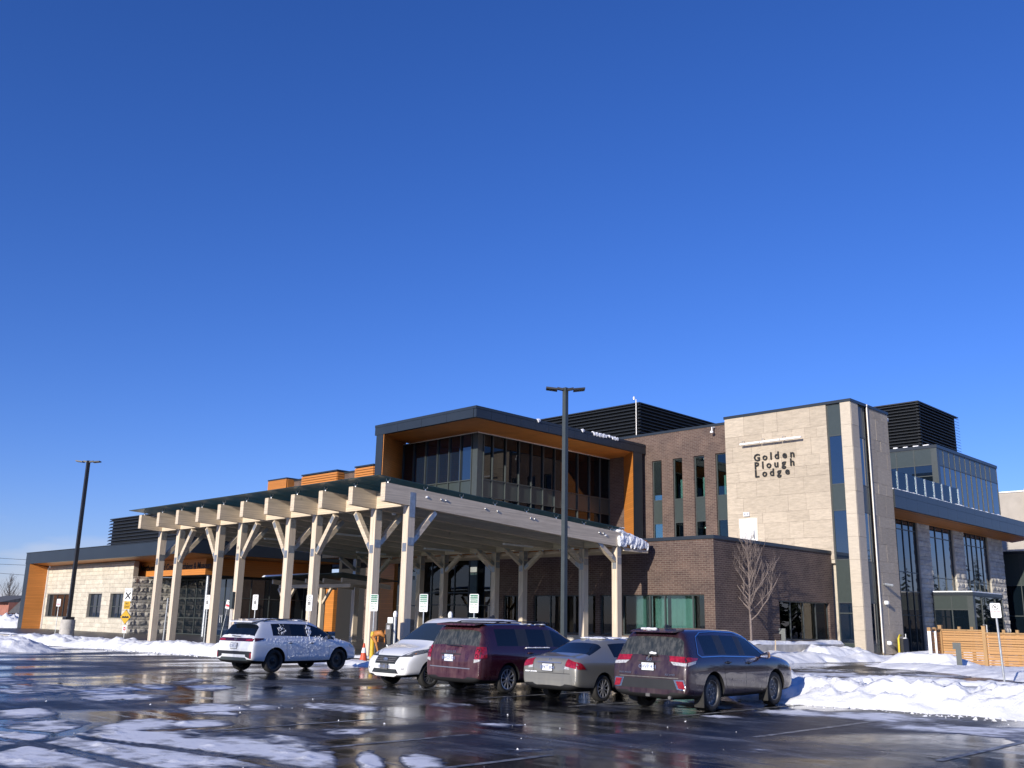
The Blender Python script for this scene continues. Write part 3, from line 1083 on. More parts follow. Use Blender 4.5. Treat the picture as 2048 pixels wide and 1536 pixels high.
# sign band over the recessed entrance
obj('sign_band', MB().box(-43, xs_, 9.6, 9.8, 4.2, 5.32).box(xs_ - .25, xs_, 9.8, 18.0, 4.2, 5.32), 'orange_planks', mu)
obj('band_soffit', MB().box(-39.6, xs_ - .02, 9.8, 18.0, 4.22, 4.3), 'dark_metal', mu)
sg = text('sign_lettering', 'Northumberland County Archives & Museum', 'sign_black', mu, (-40.75, 9.585, 4.62), .64, '-y', 'LEFT', .01, .008, 1.0, 1.0)
sg.scale.x = .90
obj('post', MB().tube([(xs_ - .25, 10.0, .1), (xs_ - .25, 10.0, 4.22)], .13, 14), 'steel_plate', mu, smooth=True, angle=40)
# recessed curtain wall
window(mu, '-y', 11.95, -39.3, -33.3, .12, 4.06, ms=(-37.8, -36.3, -34.8), ts=(1.3, 2.7), glass='dark_glass', rec=.0, name='curtain_wall')
window(mu, '-y', 11.95, -33.3, -31.2, .12, 4.06, ms=(-32.2,), ts=(2.55,), glass='blue_glass', rec=.0, name='entrance_doors', label='glazed double doors of the museum')
for x in (-32.32, -32.06):
    obj('door_handle', MB().tube([(x, 11.9, 1.0), (x, 11.82, 1.03), (x, 11.82, 1.55), (x, 11.9, 1.58)], .02, 6), 'steel', mu)
window(mu, '+x', -31.1, 12.0, 17.8, .12, 4.06, ms=(13.4, 14.9, 16.4), ts=(2.7,), glass='dark_glass', rec=.0, name='curtain_wall')
obj('back_wall', MB().box(-39.7, -31.4, 12.2, 12.4, 0, 5.4).box(-31.6, -31.4, 12.4, 18.4, 0, 5.4), 'interior', mu)
louvres(mu, -57.9, -37.0, 14.0, 22, 6.0, 9.9, 13)

# ================================================================== LODGE (brick block, glazed upper storey, limestone tower)
lo = thing('lodge_building', 'three storey brown brick lodge with glazed upper box and limestone tower', 'building', (0, 15.6, 0))
yb, xc = 15.6, 5.73
FW = [(-8.05, -6.2), (-5.75, -1.4), (-1.1, .25), (.3, 5.15)]
holes = [(a, b, .98, 2.94) for a, b in FW]
wall('wall', 'brick', lo, '-y', yb, .3, -8.4, xc, .0, 5.5, holes)
RH = [(21.4, 26.75, .9, 2.84)]
wall('wall', 'brick', lo, '+x', xc, .3, yb + .3, 27.27, .0, 5.5, RH)
wall('stone_base', 'concrete', lo, '-y', yb - .02, .2, -8.4, xc + .02, .0, .92)
obj('coping', MB().box(-8.5, xc + .06, yb - .06, yb + .34, 5.5, 5.66).box(xc - .34, xc + .06, yb + .34, 27.2, 5.5, 5.66), 'dark_metal', lo)
obj('roof', MB().box(-8.4, xc - .32, yb + .32, 27.2, 5.1, 5.3), 'roof_snow', lo)
window(lo, '-y', yb, -8.05, -6.2, .98, 2.94, ms=(-7.1, -6.6), glass='clear_glass')
window(lo, '-y', yb, -5.75, -1.4, .98, 2.94, ms=(-4.6, -3.5, -2.5), glass='clear_glass')
window(lo, '-y', yb, -1.1, .25, .98, 2.94, ms=(-.4,), glass='clear_glass')
window(lo, '-y', yb, .3, 5.15, .98, 2.94, ms=(1.95, 2.84, 4.45), glass='clear_glass')
window(lo, '+x', xc, 21.4, 26.75, .9, 2.84, ms=(22.7, 24.05, 25.4), glass='clear_glass')
obj('room', MB().box(-8.3, 5.3, yb + 1.9, yb + 2.0, .2, 3.3).box(-8.3, 5.3, yb + .3, yb + 1.9, .2, .3).box(-8.3, 5.3, yb + .3, yb + 1.9, 3.1, 3.3)
    .box(3.2, 3.3, 20.8, 27.0, .2, 3.3).box(3.3, xc - .3, 20.8, 27.0, .2, .3).box(3.3, xc - .3, 20.8, 27.0, 3.1, 3.3), 'interior', lo)
def drape(parent, face, p, a0, a1, z0, z1, seed=0):
    rr = random.Random(seed)
    n = max(4, int((a1 - a0) / .06))
    pts = []
    for i in range(n + 1):
        a = a0 + (a1 - a0) * i / n
        pts.append((a, .035 * math.sin(i * 1.25 + rr.random() * .6)))
    mb = MB()
    vs = [fpt(face, p, a, d, z0) for a, d in pts] + [fpt(face, p, a, d, z1) for a, d in pts]
    mb.add(vs, [(i, i + 1, i + n + 2, i + n + 1) for i in range(n)])
    obj('curtain', mb, 'curtain', parent, smooth=True)
for i, (a0, a1) in enumerate(((-5.6, -4.65), (-4.5, -3.6), (-3.3, -2.55), (-.95, -.5), (.5, 1.85), (2.0, 2.75), (2.95, 4.3), (-7.95, -7.6), (-6.55, -6.3))):
    drape(lo, '-y', yb + .5, a0, a1, 1.0, 2.94, i)
for i, (a0, a1) in enumerate(((21.5, 22.0), (22.25, 22.65), (22.75, 23.2), (23.4, 23.95), (24.1, 25.2), (25.45, 25.75), (25.85, 26.3), (26.38, 26.7))):
    drape(lo, '+x', xc - .5, a0, a1, .9, 2.84, 20 + i)
# entrance curtain walling under the canopy
window(lo, '-y', yb, -15.1, -10.9, .12, 5.4, ms=(-14.2, -13.1, -12.15), ts=(2.4, 3.1), glass='clear_glass', rec=0, name='curtain_wall')
window(lo, '-y', yb + .6, -10.9, -8.4, .12, 5.4, ms=(-9.7,), ts=(2.4,), glass='dark_glass', rec=0, name='entrance_doors')
obj('entrance_return', MB().box(-8.6, -8.38, yb + .02, yb + .7, 0, 5.4), 'brick', lo)
obj('foyer', MB().box(-15.2, -8.4, 18.6, 18.7, 0, 5.4).box(-15.2, -8.4, 16.3, 18.6, 0, .12), 'interior_light', lo)
pl_ = obj('wall_notice', MB().box(-8.95, -8.65, yb + .5, yb + .53, 1.45, 1.9), 'sign_white', lo)
window(lo, '-y', 18.5, -21.2, -15.2, .12, 5.4, ms=(-19.7, -18.2, -16.7), ts=(2.4,), glass='dark_glass', rec=0, name='curtain_wall')
obj('orange_panel', MB().box(-19.0, -17.6, 15.4, 15.7, .1, 5.2), 'orange_planks', lo)
obj('wall', MB().box(-24.6, -21.2, 18.45, 18.7, 0, 5.6), 'brick', lo)
obj('door_and_dark_wall', MB().box(-27.9, -24.6, 18.5, 18.6, 0, 5.6).box(-31.1, -28.9, 18.5, 18.6, 0, 5.6), 'black', lo)  # second box is a plain dark wall added to close the gap
obj('orange_panel', MB().box(-28.9, -27.9, 18.2, 18.6, .55, 4.2), 'orange_planks', lo)
obj('downpipe', MB().box(-21.22, -21.12, 18.2, 18.3, .1, 5.4), 'white_pipe', lo)
obj('upper_floor', MB().box(-27.2, -8.5, yb + .9, 28, 5.6, 6.9), 'black', lo)
# --- glazed upper box with its dark frame
px0, px1, py0, py1, zt, zf = -15.95, -6.92, 12.04, 27.42, 13.05, 12.42
xg, yg = -10.04, 15.17
def panelled(name, face, p, a0, a1, z0, z1, n, m='dark_metal', th=.22):
    for i in range(n):
        w_ = (a1 - a0) / n
        fpiece(name, m, lo, face, p, a0 + i * w_ + .008, a0 + (i + 1) * w_ - .008, -th, 0, z0, z1)
panelled('fascia_panel', '-y', py0, px0, px1 - .23, zf, zt - .16, 4)
panelled('fascia_panel', '+x', px1, py0 + .01, py1, zf, zt - .16, 13)
obj('parapet_cap', MB().box(px0, px1 + .02, py0 - .02, py0 + .3, zt - .155, zt).box(px1 - .28, px1 + .02, py0 + .3, py1, zt - .155, zt), 'dark_metal', lo)
obj('roof', MB().box(px0 - 1.5, px1 - .24, yg - .3, 28.4, zf + .25, zf + .4).hexa([(px0 + .1, py0 + .24, zf + .25), (px1 - .24, py0 + .24, zf + .25), (px1 - .24, yg - .31, zf + .25), (px0 - 1.5, yg - .31, zf + .25)], [(px0 + .1, py0 + .24, zf + .4), (px1 - .24, py0 + .24, zf + .4), (px1 - .24, yg - .31, zf + .4), (px0 - 1.5, yg - .31, zf + .4)]), 'roof_dark', lo)
obj('soffit', MB().hexa([(px0 + .05, py0 + .225, zf + .005), (px1 - .24, py0 + .225, zf + .005), (px1 - .24, 28.4, zf + .005), (px0 - 1.5, 28.4, zf + .005), ][:4], [(px0 + .05, py0 + .225, zf + .2), (px1 - .24, py0 + .225, zf + .2), (px1 - .24, 28.4, zf + .2), (px0 - 1.5, 28.4, zf + .2)]).hexa([(px0 + .05, py0 + .225, zf + .003), (px0 + .05, py0 + .3, zf + .003), (px0 - .8, yg, zf + .003), (px0 - 1.5, yg, zf + .003)], [(px0 + .05, py0 + .225, zf + .2), (px0 + .05, py0 + .3, zf + .2), (px0 - .8, yg, zf + .2), (px0 - 1.5, yg, zf + .2)]), 'orange_planks', lo)
obj('frame_fin', MB().hexa([(-15.8, py0 + .02, 6.4), (-15.15, py0 + .02, 6.4), (-17.05, yg, 6.4), (-17.4, yg, 6.4)], [(-15.8, py0 + .02, zf), (-15.15, py0 + .02, zf), (-17.05, yg, zf), (-17.4, yg, zf)]), 'dark_metal', lo)
obj('orange_panel', MB().hexa([(-15.13, py0 + .05, 6.4), (-15.10, py0 + .06, 6.4), (-17.0, yg - .02, 6.4), (-17.04, yg - .02, 6.4)], [(-15.13, py0 + .05, zf), (-15.10, py0 + .06, zf), (-17.0, yg - .02, zf), (-17.04, yg - .02, zf)]), 'orange_planks', lo)
obj('frame_fin', MB().hexa([(-6.94, 26.17, 5.3), (-6.94, 27.1, 5.3), (-9.9, 29.0, 5.3), (-10.0, 28.46, 5.3)], [(-6.94, 26.17, zf), (-6.94, 27.1, zf), (-9.9, 29.0, zf), (-10.0, 28.46, zf)]), 'dark_metal', lo)
obj('orange_panel', MB().hexa([(-6.95, 26.12, 5.3), (-6.97, 26.165, 5.3), (-10.0, 28.44, 5.3), (-9.98, 28.40, 5.3)], [(-6.95, 26.12, zf), (-6.97, 26.165, zf), (-10.0, 28.44, zf), (-9.98, 28.40, zf)]), 'orange_planks', lo)
window(lo, '-y', yg, -17.0, xg - .45, 5.9, zf, ms=(-15.9, -14.72, -13.59, -12.52, -11.49), ts=(9.6, 8.65), glass='blue_glass', rec=0, spand=((8.7, 9.55),), name='curtain_wall', proud=.06)
window(lo, '+x', xg, yg + .45, 28.3, 5.9, zf, ms=(16.4, 17.5, 18.67, 19.79, 20.86, 21.95, 23.0, 24.2, 25.4, 26.5, 27.5), ts=(9.66, 8.63), glass='smoke_glass', rec=0, spand=((8.7, 9.6),), name='curtain_wall', proud=.06)
obj('corner_post', MB().box(xg - .45, xg, yg, yg + .45, 5.9, zf), 'frame_metal', lo)
obj('head_trim', MB().box(-17.0, xg + .03, yg - .07, yg - .02, zf - .05, zf + .0).box(xg + .02, xg + .07, yg - .07, 28.3, zf - .05, zf), 'white_pipe', lo)
obj('jamb_trim', MB().box(-17.06, -16.98, yg - .09, yg - .02, 5.9, zf - .05).box(xg + .02, xg + .09, 28.22, 28.32, 5.9, zf - .05), 'white_pipe', lo)
rg2 = random.Random(4)
bl = []
for a in (17.0, 17.15, 21.0, 21.12, 21.25) + tuple(22.1 + .13 * i for i in range(20)):
    bl.append(((px1 - .02 - .06 * rg2.random(), a, zt - .02), .10, .10 + .05 * rg2.random(), .06 + .06 * rg2.random()))
    if rg2.random() < .6:
        bl.append(((px1 + .03, a + .04, zt - .08), .04, .07, .10 + .06 * rg2.random()))
snow_lumps('roof_edge_snow', bl, lo, .035, .02, 3)
# --- upper brick wall with slot windows
y2 = 27.5
SW = [(-6.45, -5.69), (-4.82, -4.09), (-3.22, -2.44), (-1.63, -.86)]
wall('wall', 'brick', lo, '-y', y2, .3, -10.2, -.70, 5.3, 13.64, [(a, b, 5.4, 11.9) for a, b in SW])
obj('coping', MB().box(-24, -.74, y2 - .05, y2 + .35, 13.64, 13.79), 'dark_metal', lo)
for a, b in SW:
    window(lo, '-y', y2, a, b, 5.4, 11.9, ms=(), ts=(9.3, 7.82), glass='clear_glass', spand=((7.9, 9.25),))
obj('room', MB().box(-7, -.75, 29.8, 29.9, 5.4, 12.4).box(-7, -.75, 27.8, 29.8, 5.3, 5.4).box(-7, -.75, 27.8, 29.8, 12.2, 12.4).box(-7, -.75, 27.8, 29.8, 8.0, 9.1), 'interior', lo)
mb = MB()
for a, z in ((-5.9, 11.75), (-2.7, 11.85), (-5.9, 7.5), (-2.75, 7.5)):
    mb.box(a - .3, a + .3, 28.3, 28.45, z - .06, z)
obj('ceiling_lamp', mb, 'lamp_lit', lo)
for i, (a, b) in enumerate(((-4.65, -4.35), (-2.95, -2.75), (-1.4, -1.3), (-1.2, -1.1))):
    drape(lo, '-y', y2 + .6, a, b, 9.4, 10.6, 60 + i)
obj('security_camera', MB().tube([(-1.6, 27.45, 13.55), (-1.6, 27.2, 13.5), (-1.6, 27.15, 13.3)], .05, 8).lathe([(0, -.12), (.1, -.1), (.11, .0), (.05, .05)], (-1.6, 27.15, 13.25), 2, 10), 'white_paint', lo, smooth=True, angle=40)
louvres(lo, -24, -12.3, 34.0, 47.5, 13.4, 17.9, 17)
obj('roof', MB().box(-24, -.8, y2 + .36, 50, 13.2, 13.4), 'roof_dark', lo)
obj('mast', MB().tube([(-12.55, 33.9, 13.6), (-12.55, 33.9, 18.1)], .035, 8).lathe([(0, .28), (.07, .22), (.07, .0), (0, -.02)], (-12.75, 33.9, 18.1), 2, 8), 'white_pipe', lo)
# --- limestone tower
yt, xt = 27.27, 7.39
obj('tower_core', MB().box(-.72, 5.92, yt + .05, 32.1, 5.0, 13.9).box(-.72, 7.1, yt + .35, 32.05, .0, 13.9), 'mortar', lo)
def panels(face, p, a0, a1, z0, z1, rows, lens, seed, m='limestone', joint=.009):
    rr = random.Random(seed)
    z, k = z0, 0
    while z < z1 - .05:
        h = rows[k % len(rows)]
        if z1 - z - h < .3:
            h = z1 - z
        a = a0
        first = True
        while a < a1 - .02:
            L = rr.uniform(*lens) * (rr.uniform(.5, 1) if first else 1)
            first = False
            b = min(a + L, a1)
            if a1 - b < .35:
                b = a1
            fpiece('stone_panel', m, lo, face, p, a + joint / 2, b - joint / 2, -.06, rr.uniform(0, .012), z + joint / 2, z + h - joint / 2)
            a = b
        z += h
        k += 1
panels('-y', yt, -.73, 5.93, 5.2, 13.9, (.62, .62, .95, .62, .95, .95), (.7, 1.6), 2)
panels('-y', yt, 6.78, xt, .2, 13.9, (1.24,), (3, 3), 3, 'limestone_smooth')
panels('+x', xt, yt + .065, 28.2, .2, 13.9, (1.24,), (3, 3), 4, 'limestone_smooth')
panels('+x', xt, 29.38, 32.1, .2, 13.9, (.62, .95, .95, .62, 1.25), (.7, 1.5), 6)
TS = ((12.1, 13.95), (7.9, 9.3), (2.92, 5.15))
window(lo, '-y', yt + .04, 5.93, 6.78, .3, 13.9, ts=(12.08, 9.33, 7.88, 5.18, 2.9, 2.33, .75), glass='blue_glass', rec=.06, spand=TS + ((.3, .7),), name='window_strip', label='tall window strip on the front of the tower')
window(lo, '+x', xt - .04, 28.2, 29.2, .3, 13.9, ts=(12.05, 9.3, 7.8, 5.1, 2.9, .75), glass='blue_glass', rec=.06, spand=TS + ((.3, .7),), name='window_strip', label='tall window strip on the right face of the tower')
obj('coping', MB().box(-.78, xt + .05, yt - .05, yt + .3, 13.9, 14.06).box(xt - .3, xt + .05, yt + .3, 32.15, 13.9, 14.06), 'dark_metal', lo)
obj('roof', MB().box(-.7, xt - .31, yt + .31, 33, 13.7, 13.9), 'roof_snow', lo)
obj('downpipe', MB().tube([(xt + .03, 29.29, .3), (xt + .03, 29.29, 14.0)], .038, 8).lathe([(.06, 0), (.07, .09), (0, .11)], (xt + .03, 29.29, 13.95), 2, 8), 'white_pipe', lo, smooth=True, angle=40)
for z_, d_ in ((2.95, 0), (.8, 0)):
    obj('wall_lamp', MB().lathe([(0, .22), (.09, .2), (.12, .1), (.12, 0)], (xt + .02, 29.95, z_), 0, 12), 'white_paint', lo, smooth=True, angle=50)
obj('security_camera', MB().tube([(xt, 29.9, 3.95), (xt + .25, 29.9, 3.95)], .05, 8).tube([(xt + .12, 29.9, 3.95), (xt + .5, 30.05, 3.87)], .09, 8), 'steel_plate', lo)
# roof door, its lamp and the sign light
dr = obj('roof_door', MB().box(.1, 1.24, yt - .05, yt + .0, 5.3, 7.72), 'white_paint', lo)
obj('door_handle', MB().tube([(1.08, yt - .06, 6.55), (1.08, yt - .13, 6.55), (1.08, yt - .13, 7.0), (1.08, yt - .06, 7.0)], .018, 6), 'black_plastic', dr)
obj('door_frame', MB().box(.02, .1, yt - .035, yt, 5.3, 7.8).box(1.24, 1.32, yt - .035, yt, 5.3, 7.8).box(.1, 1.24, yt - .035, yt, 7.72, 7.8), 'limestone_smooth', dr)
el = obj('emergency_light', MB().box(.42, .80, yt - .14, yt, 7.86, 8.1), 'white_paint', lo)
obj('lens', MB().lathe([(0, .02), (.07, .015), (.08, 0)], (0, 0, 0), 1, 12), 'lens_clear', el, loc=(.52, yt - .14, 7.98), rot=(math.pi, 0, 0))
obj('lens', MB().lathe([(0, .02), (.07, .015), (.08, 0)], (0, 0, 0), 1, 12), 'lens_clear', el, loc=(.70, yt - .14, 7.98), rot=(math.pi, 0, 0))
for i in range(3):
    a = .52 + i * 1.35
    lb = obj('sign_light', MB().box(a, a + 1.29, yt - .42, yt - .30, 12.10, 12.20), 'white_paint', lo)
    obj('bracket', MB().tube([(a + .12, yt, 12.38), (a + .12, yt - .3, 12.34), (a + .12, yt - .36, 12.2)], .018, 6), 'steel', lb)
mb = MB().tube([(1.8, yt - .06, 5.2), (1.8, yt - .06, 6.0)], .06, 8)
obj('vent_pipe', mb, 'white_pipe', lo)
LET = [('G', 1.25), ('o', 1.84), ('l', 2.34), ('d', 2.63), ('e', 3.14), ('n', 3.63)], [('P', 1.28), ('l', 1.78), ('o', 2.08), ('u', 2.58), ('g', 3.08), ('h', 3.60)], [('L', 1.28), ('o', 1.78), ('d', 2.27), ('g', 2.76), ('e', 3.27)]
for row, z_ in zip(LET, (11.10, 10.61, 10.13)):
    for ch, x_ in row:
        text('letter', ch, 'sign_black', lo, (x_ - .03, yt - .06, z_), .60, '-y', 'LEFT', .035, .012)

# residential wing whose parapet shows over the canopy
rw = thing('residential_wing', 'brown brick rear wing with orange slatted roof screens above the canopy', 'building', (-42, 26, 0))
obj('wall', MB().box(-50.2, -24.2, 26.2, 30, 5.9, 13.85), 'brick', rw)
obj('coping', MB().box(-46.8, -24.2, 26.12, 30, 13.85, 14.0), 'dark_metal', rw)
def screen(x0, x1, vert):
    obj('screen_cap', MB().box(x0 - .03, x1 + .03, 25.37, 27, 14.02, 14.14), 'dark_metal', rw)
    obj('screen_back', MB().box(x0 + .03, x1 - .03, 25.5, 26.19, 12.0, 14.0), 'black', rw)
    if vert:
        n = 17
        for i in range(n):
            w_ = (x1 - x0) / n
            piece('slat', 'orange_planks', rw, x0 + i * w_, x0 + i * w_ + w_ * .82, 25.40, 25.47, 12.0, 14.0)
    else:
        for i in range(9):
            piece('slat', 'orange_planks', rw, x0, x1, 25.40, 25.47, 12.05 + i * .215, 12.05 + i * .215 + .165)
            piece('slat', 'orange_planks', rw, x1, x1 + .05, 25.47, 26.18, 12.05 + i * .215, 12.05 + i * .215 + .165)
screen(-50.0, -46.8, True)
screen(-44.3, -38.8, False)
screen(-36.2, -33.6, False)
obj('side_panel', MB().box(-46.78, -46.72, 25.5, 26.2, 12, 14.0), 'orange_planks', rw)
louvres(rw, -40.5, -28.0, 31.5, 36, 13.6, 16.0, 9)

# ================================================================== STONE WING (right) with roof terrace
sw = thing('stone_wing', 'two storey rough stone wing with navy fascia and glazed roof terrace', 'building', (5.7, 44, 0))
xw = 5.7
PIERS = [(39.42, 41.32), (45.4, 47.27), (52.05, 55.1)]
for i, (a, b) in enumerate(PIERS):
    obj('pier', MB().box(xw - .5, xw - .04, a, b, 0, 8.3), 'stone_mortar', sw)
    stones(sw, '+x', xw, a, b, .2, 8.25, (.40, .21, .36, .22), (.55, .95), (ROCK, FLAT, ROCK, FLAT), (), .22, seed=11 + i)
window(sw, '+x', xw, 32.4, 39.42, .2, 8.3, ms=(34.4, 35.4, 36.4, 37.4, 38.4), ts=(7.65, 5.02, 3.84, 2.4), glass='dark_glass', rec=.1, name='curtain_wall')
window(sw, '+x', xw, 41.32, 45.4, 4.0, 8.3, ms=(42.6, 43.9), ts=(7.5, 4.88), glass='blue_glass', rec=.1)
window(sw, '+x', xw, 47.27, 52.05, 4.0, 8.3, ms=(48.2, 49.1, 50.05, 51.0), ts=(7.4, 4.85), glass='blue_glass', rec=.1)
obj('wall', MB().box(xw - .5, xw - .1, 41.32, 45.4, 0, 4.0).box(xw - .5, xw - .1, 47.27, 52.05, 0, 4.0), 'rock_stone', sw)
obj('inner_core', MB().box(-2, xw - .5, 32.3, 55.1, 0, 9.2), 'black', sw)
fx0, fy0, fy1 = 7.48, 32.14, 57.5
for i in range(16):
    w_ = (fy1 - fy0) / 16
    piece('fascia_panel', 'dark_metal', sw, fx0 - .2, fx0, fy0 + i * w_ + .006, fy0 + (i + 1) * w_ - .006, 8.42, 9.12)
    piece('fascia_panel', 'dark_metal', sw, fx0 - .2, fx0 - .008, fy0 + i * w_ + .006, fy0 + (i + 1) * w_ - .006, 9.135, 9.52)
piece('fascia_panel', 'frame_metal', sw, 4.0, fx0 - .201, fy0 + .005, fy0 + .2, 8.42, 9.52)
obj('terrace_deck', MB().box(-2, fx0 - .2, fy0 + .2, fy1, 9.25, 9.48), 'roof_snow', sw)
obj('soffit', MB().hexa([(fx0 - .2, fy0 + .2, 8.45), (fx0 - .2, fy1, 8.45), (xw, fy1, 8.22), (xw, fy0 + .2, 8.22)], [(fx0 - .2, fy0 + .2, 9.2), (fx0 - .2, fy1, 9.2), (xw, fy1, 9.2), (xw, fy0 + .2, 9.2)]), 'orange_planks', sw)
r_ = random.Random(9)
bl = [((fx0 - .16, fy0 + .1 + i * .3, 9.52), .17, .3, .04 + .05 * r_.random() ** 2) for i in range(61)]
bl += [((fx0 - .2, fy0 + 18 * r_.random(), 9.56), .14, .2, .10 * r_.random()) for i in range(14)]
snow_lumps('ledge_snow', bl, sw, .05, .02, 5)
ra = obj('terrace_rail', MB().box(fx0 - .34, fx0 - .30, fy0 + .2, 43.3, 9.54, 9.6), 'steel', sw)
ys_ = [32.5, 33.5, 34.88, 36.2, 37.6, 39.0, 40.33, 41.75, 43.1]
for i, y in enumerate(ys_):
    obj('rail_post', MB().box(fx0 - .345, fx0 - .305, y - .02, y + .02, 9.5, 10.72), 'steel', ra)
    if i:
        obj('glass_panel', MB().box(fx0 - .335, fx0 - .322, ys_[i - 1] + .06, y - .06, 9.64, 10.72), 'pale_glass', ra)
# glazed room on the terrace
bx, by0, by1, bt = 5.6, 44.1, 55.95, 14.05
window(sw, '-y', by0, -1.0, bx - .35, 9.5, bt - .22, ms=(.6, 2.75, 4.0), ts=(12.68, 11.9), glass='dark_glass', rec=0, spand=((12.7, 13.8),), name='curtain_wall')
obj('corner_post', MB().box(bx - .35, bx, by0, by0 + .35, 9.5, bt - .22), 'frame_metal', sw)
window(sw, '+x', bx, by0 + .35, by1, 9.5, bt - .22, ms=[45.3 + i * 1.02 for i in range(10)], ts=(12.66,), glass='blue_glass', rec=0, spand=((12.7, 13.8),), name='curtain_wall')
obj('parapet_cap', MB().box(-1, bx + .05, by0 - .05, by0 + .3, bt - .22, bt).box(bx - .3, bx + .05, by0 + .3, by1 + .05, bt - .22, bt), 'dark_metal', sw)
obj('roof', MB().box(-1, bx - .31, by0 + .31, by1, bt - .5, bt - .2), 'roof_snow', sw)
obj('back_wall', MB().box(-1, bx - .6, by0 + .8, by1, 9.5, bt - .5), 'interior', sw)
mb = MB()
for i in range(6):
    mb.box(1.2 + i * .7, 1.45 + i * .7 + .2 * r_.random(), by0 - .02, by0 + .12, bt, bt + .06 + .06 * r_.random())
obj('roof_edge_snow', mb, 'clean_snow', sw, kind='stuff')
louvres(sw, -2.0, 4.2, 45.2, 52.9, 14.1, 17.6, 15, sides=('-y', '+x'))
# entrance vestibule
vy0, vy1, vx, vt = 40.8, 46.1, 8.27, 3.9
window(sw, '-y', vy0, xw + .12, vx - .3, .1, vt - .2, ms=(6.95,), ts=(2.82,), glass='dark_glass', rec=0, spand=((2.85, 3.7),), name='vestibule_front')
obj('corner_post', MB().box(vx - .3, vx, vy0, vy0 + .3, .1, vt - .2), 'frame_metal', sw)
window(sw, '+x', vx, vy0 + .3, vy1, .1, vt - .2, ms=(42.35, 44.75), glass='dark_glass', rec=0, name='vestibule_side')
obj('vestibule_roof', MB().box(xw + .1, vx + .05, vy0 - .05, vy1 + .05, vt - .2, vt), 'dark_metal', sw)
obj('roof_edge_snow', MB().box(xw + .12, vx + .0, vy0 - .0, vy1, vt, vt + .07), 'clean_snow', sw)
obj('handrail', MB().tube([(9.2, 40.0, .1), (9.2, 40.0, 1.9), (9.0, 40.0, 1.9)], .04, 8), 'steel', sw)

gw = thing('glass_wing', 'dark glazed wing with snowy roof beyond the stone wing', 'building', (6, 60, 0))
window(gw, '-y', 58.0, 4.6, 7.0, .2, 7.35, ms=(5.9,), ts=(5.0, 2.7), glass='dark_glass', rec=0, spand=((5.1, 7.3),), name='curtain_wall')
obj('corner_post', MB().box(7.0, 7.3, 58.0, 58.3, .2, 7.35), 'frame_metal', gw)
window(gw, '+x', 7.3, 58.3, 75, .2, 7.35, ms=[60 + i * 1.5 for i in range(10)], ts=(5.0, 2.7), glass='blue_glass', rec=0, spand=((5.1, 7.3),), name='curtain_wall')
obj('roof', MB().box(2, 7.35, 57.95, 75, 7.36, 7.6), 'dark_metal', gw)
obj('roof_snow', MB().box(2, 7.3, 58.0, 75, 7.6, 7.75), 'clean_snow', gw)
obj('core', MB().box(2, 6.9, 58.4, 74.9, 0, 7.3), 'black', gw)
bb = thing('beige_building', 'plain beige block behind the glazed roof terrace', 'building', (0, 72, 0))
obj('wall', MB().box(-8, 2.8, 72, 90, 0, 14.0), 'beige_wall', bb)
obj('pier', MB().box(2.8, 6, 71.5, 90, 0, 14.2), 'limestone_smooth', bb)
obj('roof_snow', MB().box(-8, 2.9, 71.9, 90, 14.0, 14.12), 'clean_snow', bb)

# ================================================================== TIMBER CANOPY
ca = thing('timber_canopy', 'large timber entrance canopy with glass roof on paired posts', 'canopy', (-8, 6.3, 0.11))
CW, BWD, BD, SL = .32, .27, .69, -.055
zb = lambda y: 5.81 + SL * (y + 1.17)
XB = [2.25 - 2.024 * k for k in range(11)]
KC = (0, 1, 3, 4, 6, 7, 9, 10)
XCOL = {k: 2.22 - 2.024 * k for k in KC}
for k, x in enumerate(XB):
    a, b = x - BWD / 2, x + BWD / 2
    y0, y1 = -1.17, 13.05
    be = obj('beam', MB().hexa([(a, y0, zb(y0)), (b, y0, zb(y0)), (b, y1, zb(y1)), (a, y1, zb(y1))], [(a, y0, zb(y0) + BD), (b, y0, zb(y0) + BD), (b, y1, zb(y1) + BD), (a, y1, zb(y1) + BD)]), 'glulam_y', ca)
    for y in (-.95, .9, 2.8, 4.7, 6.6, 8.5, 10.4, 12.3):
        t_ = zb(y) + BD
        mb = MB().tube([(x, y, t_), (x, y, t_ + .09)], .028, 6)
        for s in (-1, 1):
            mb.tube([(x, y, t_ + .07), (x + s * .11, y, t_ + .12), (x + s * .11, y, t_ + .19)], .016, 5)
        obj('glass_clamp', mb, 'steel', ca)
    if k == 0:
        for y in (1.6, 1.85, 4.0, 4.7, 6.7, 6.95, 9.0, 11.3, 11.6):
            obj('bolt_head', MB().lathe([(0, .05), (.03, .045), (.045, .02), (.045, 0)], (x + BWD / 2, y, zb(y) + .47), 0, 8), 'steel', be, smooth=True, angle=40)
for j, yc in enumerate((.14, 12.78)):
    for i in range(10):
        a, b = XB[i + 1] + BWD / 2, XB[i] - BWD / 2
        piece('girder', 'glulam_x', ca, a, b, yc - .135, yc + .135, zb(yc) + .01, zb(yc) + BD - .06)
mb_cols = {}
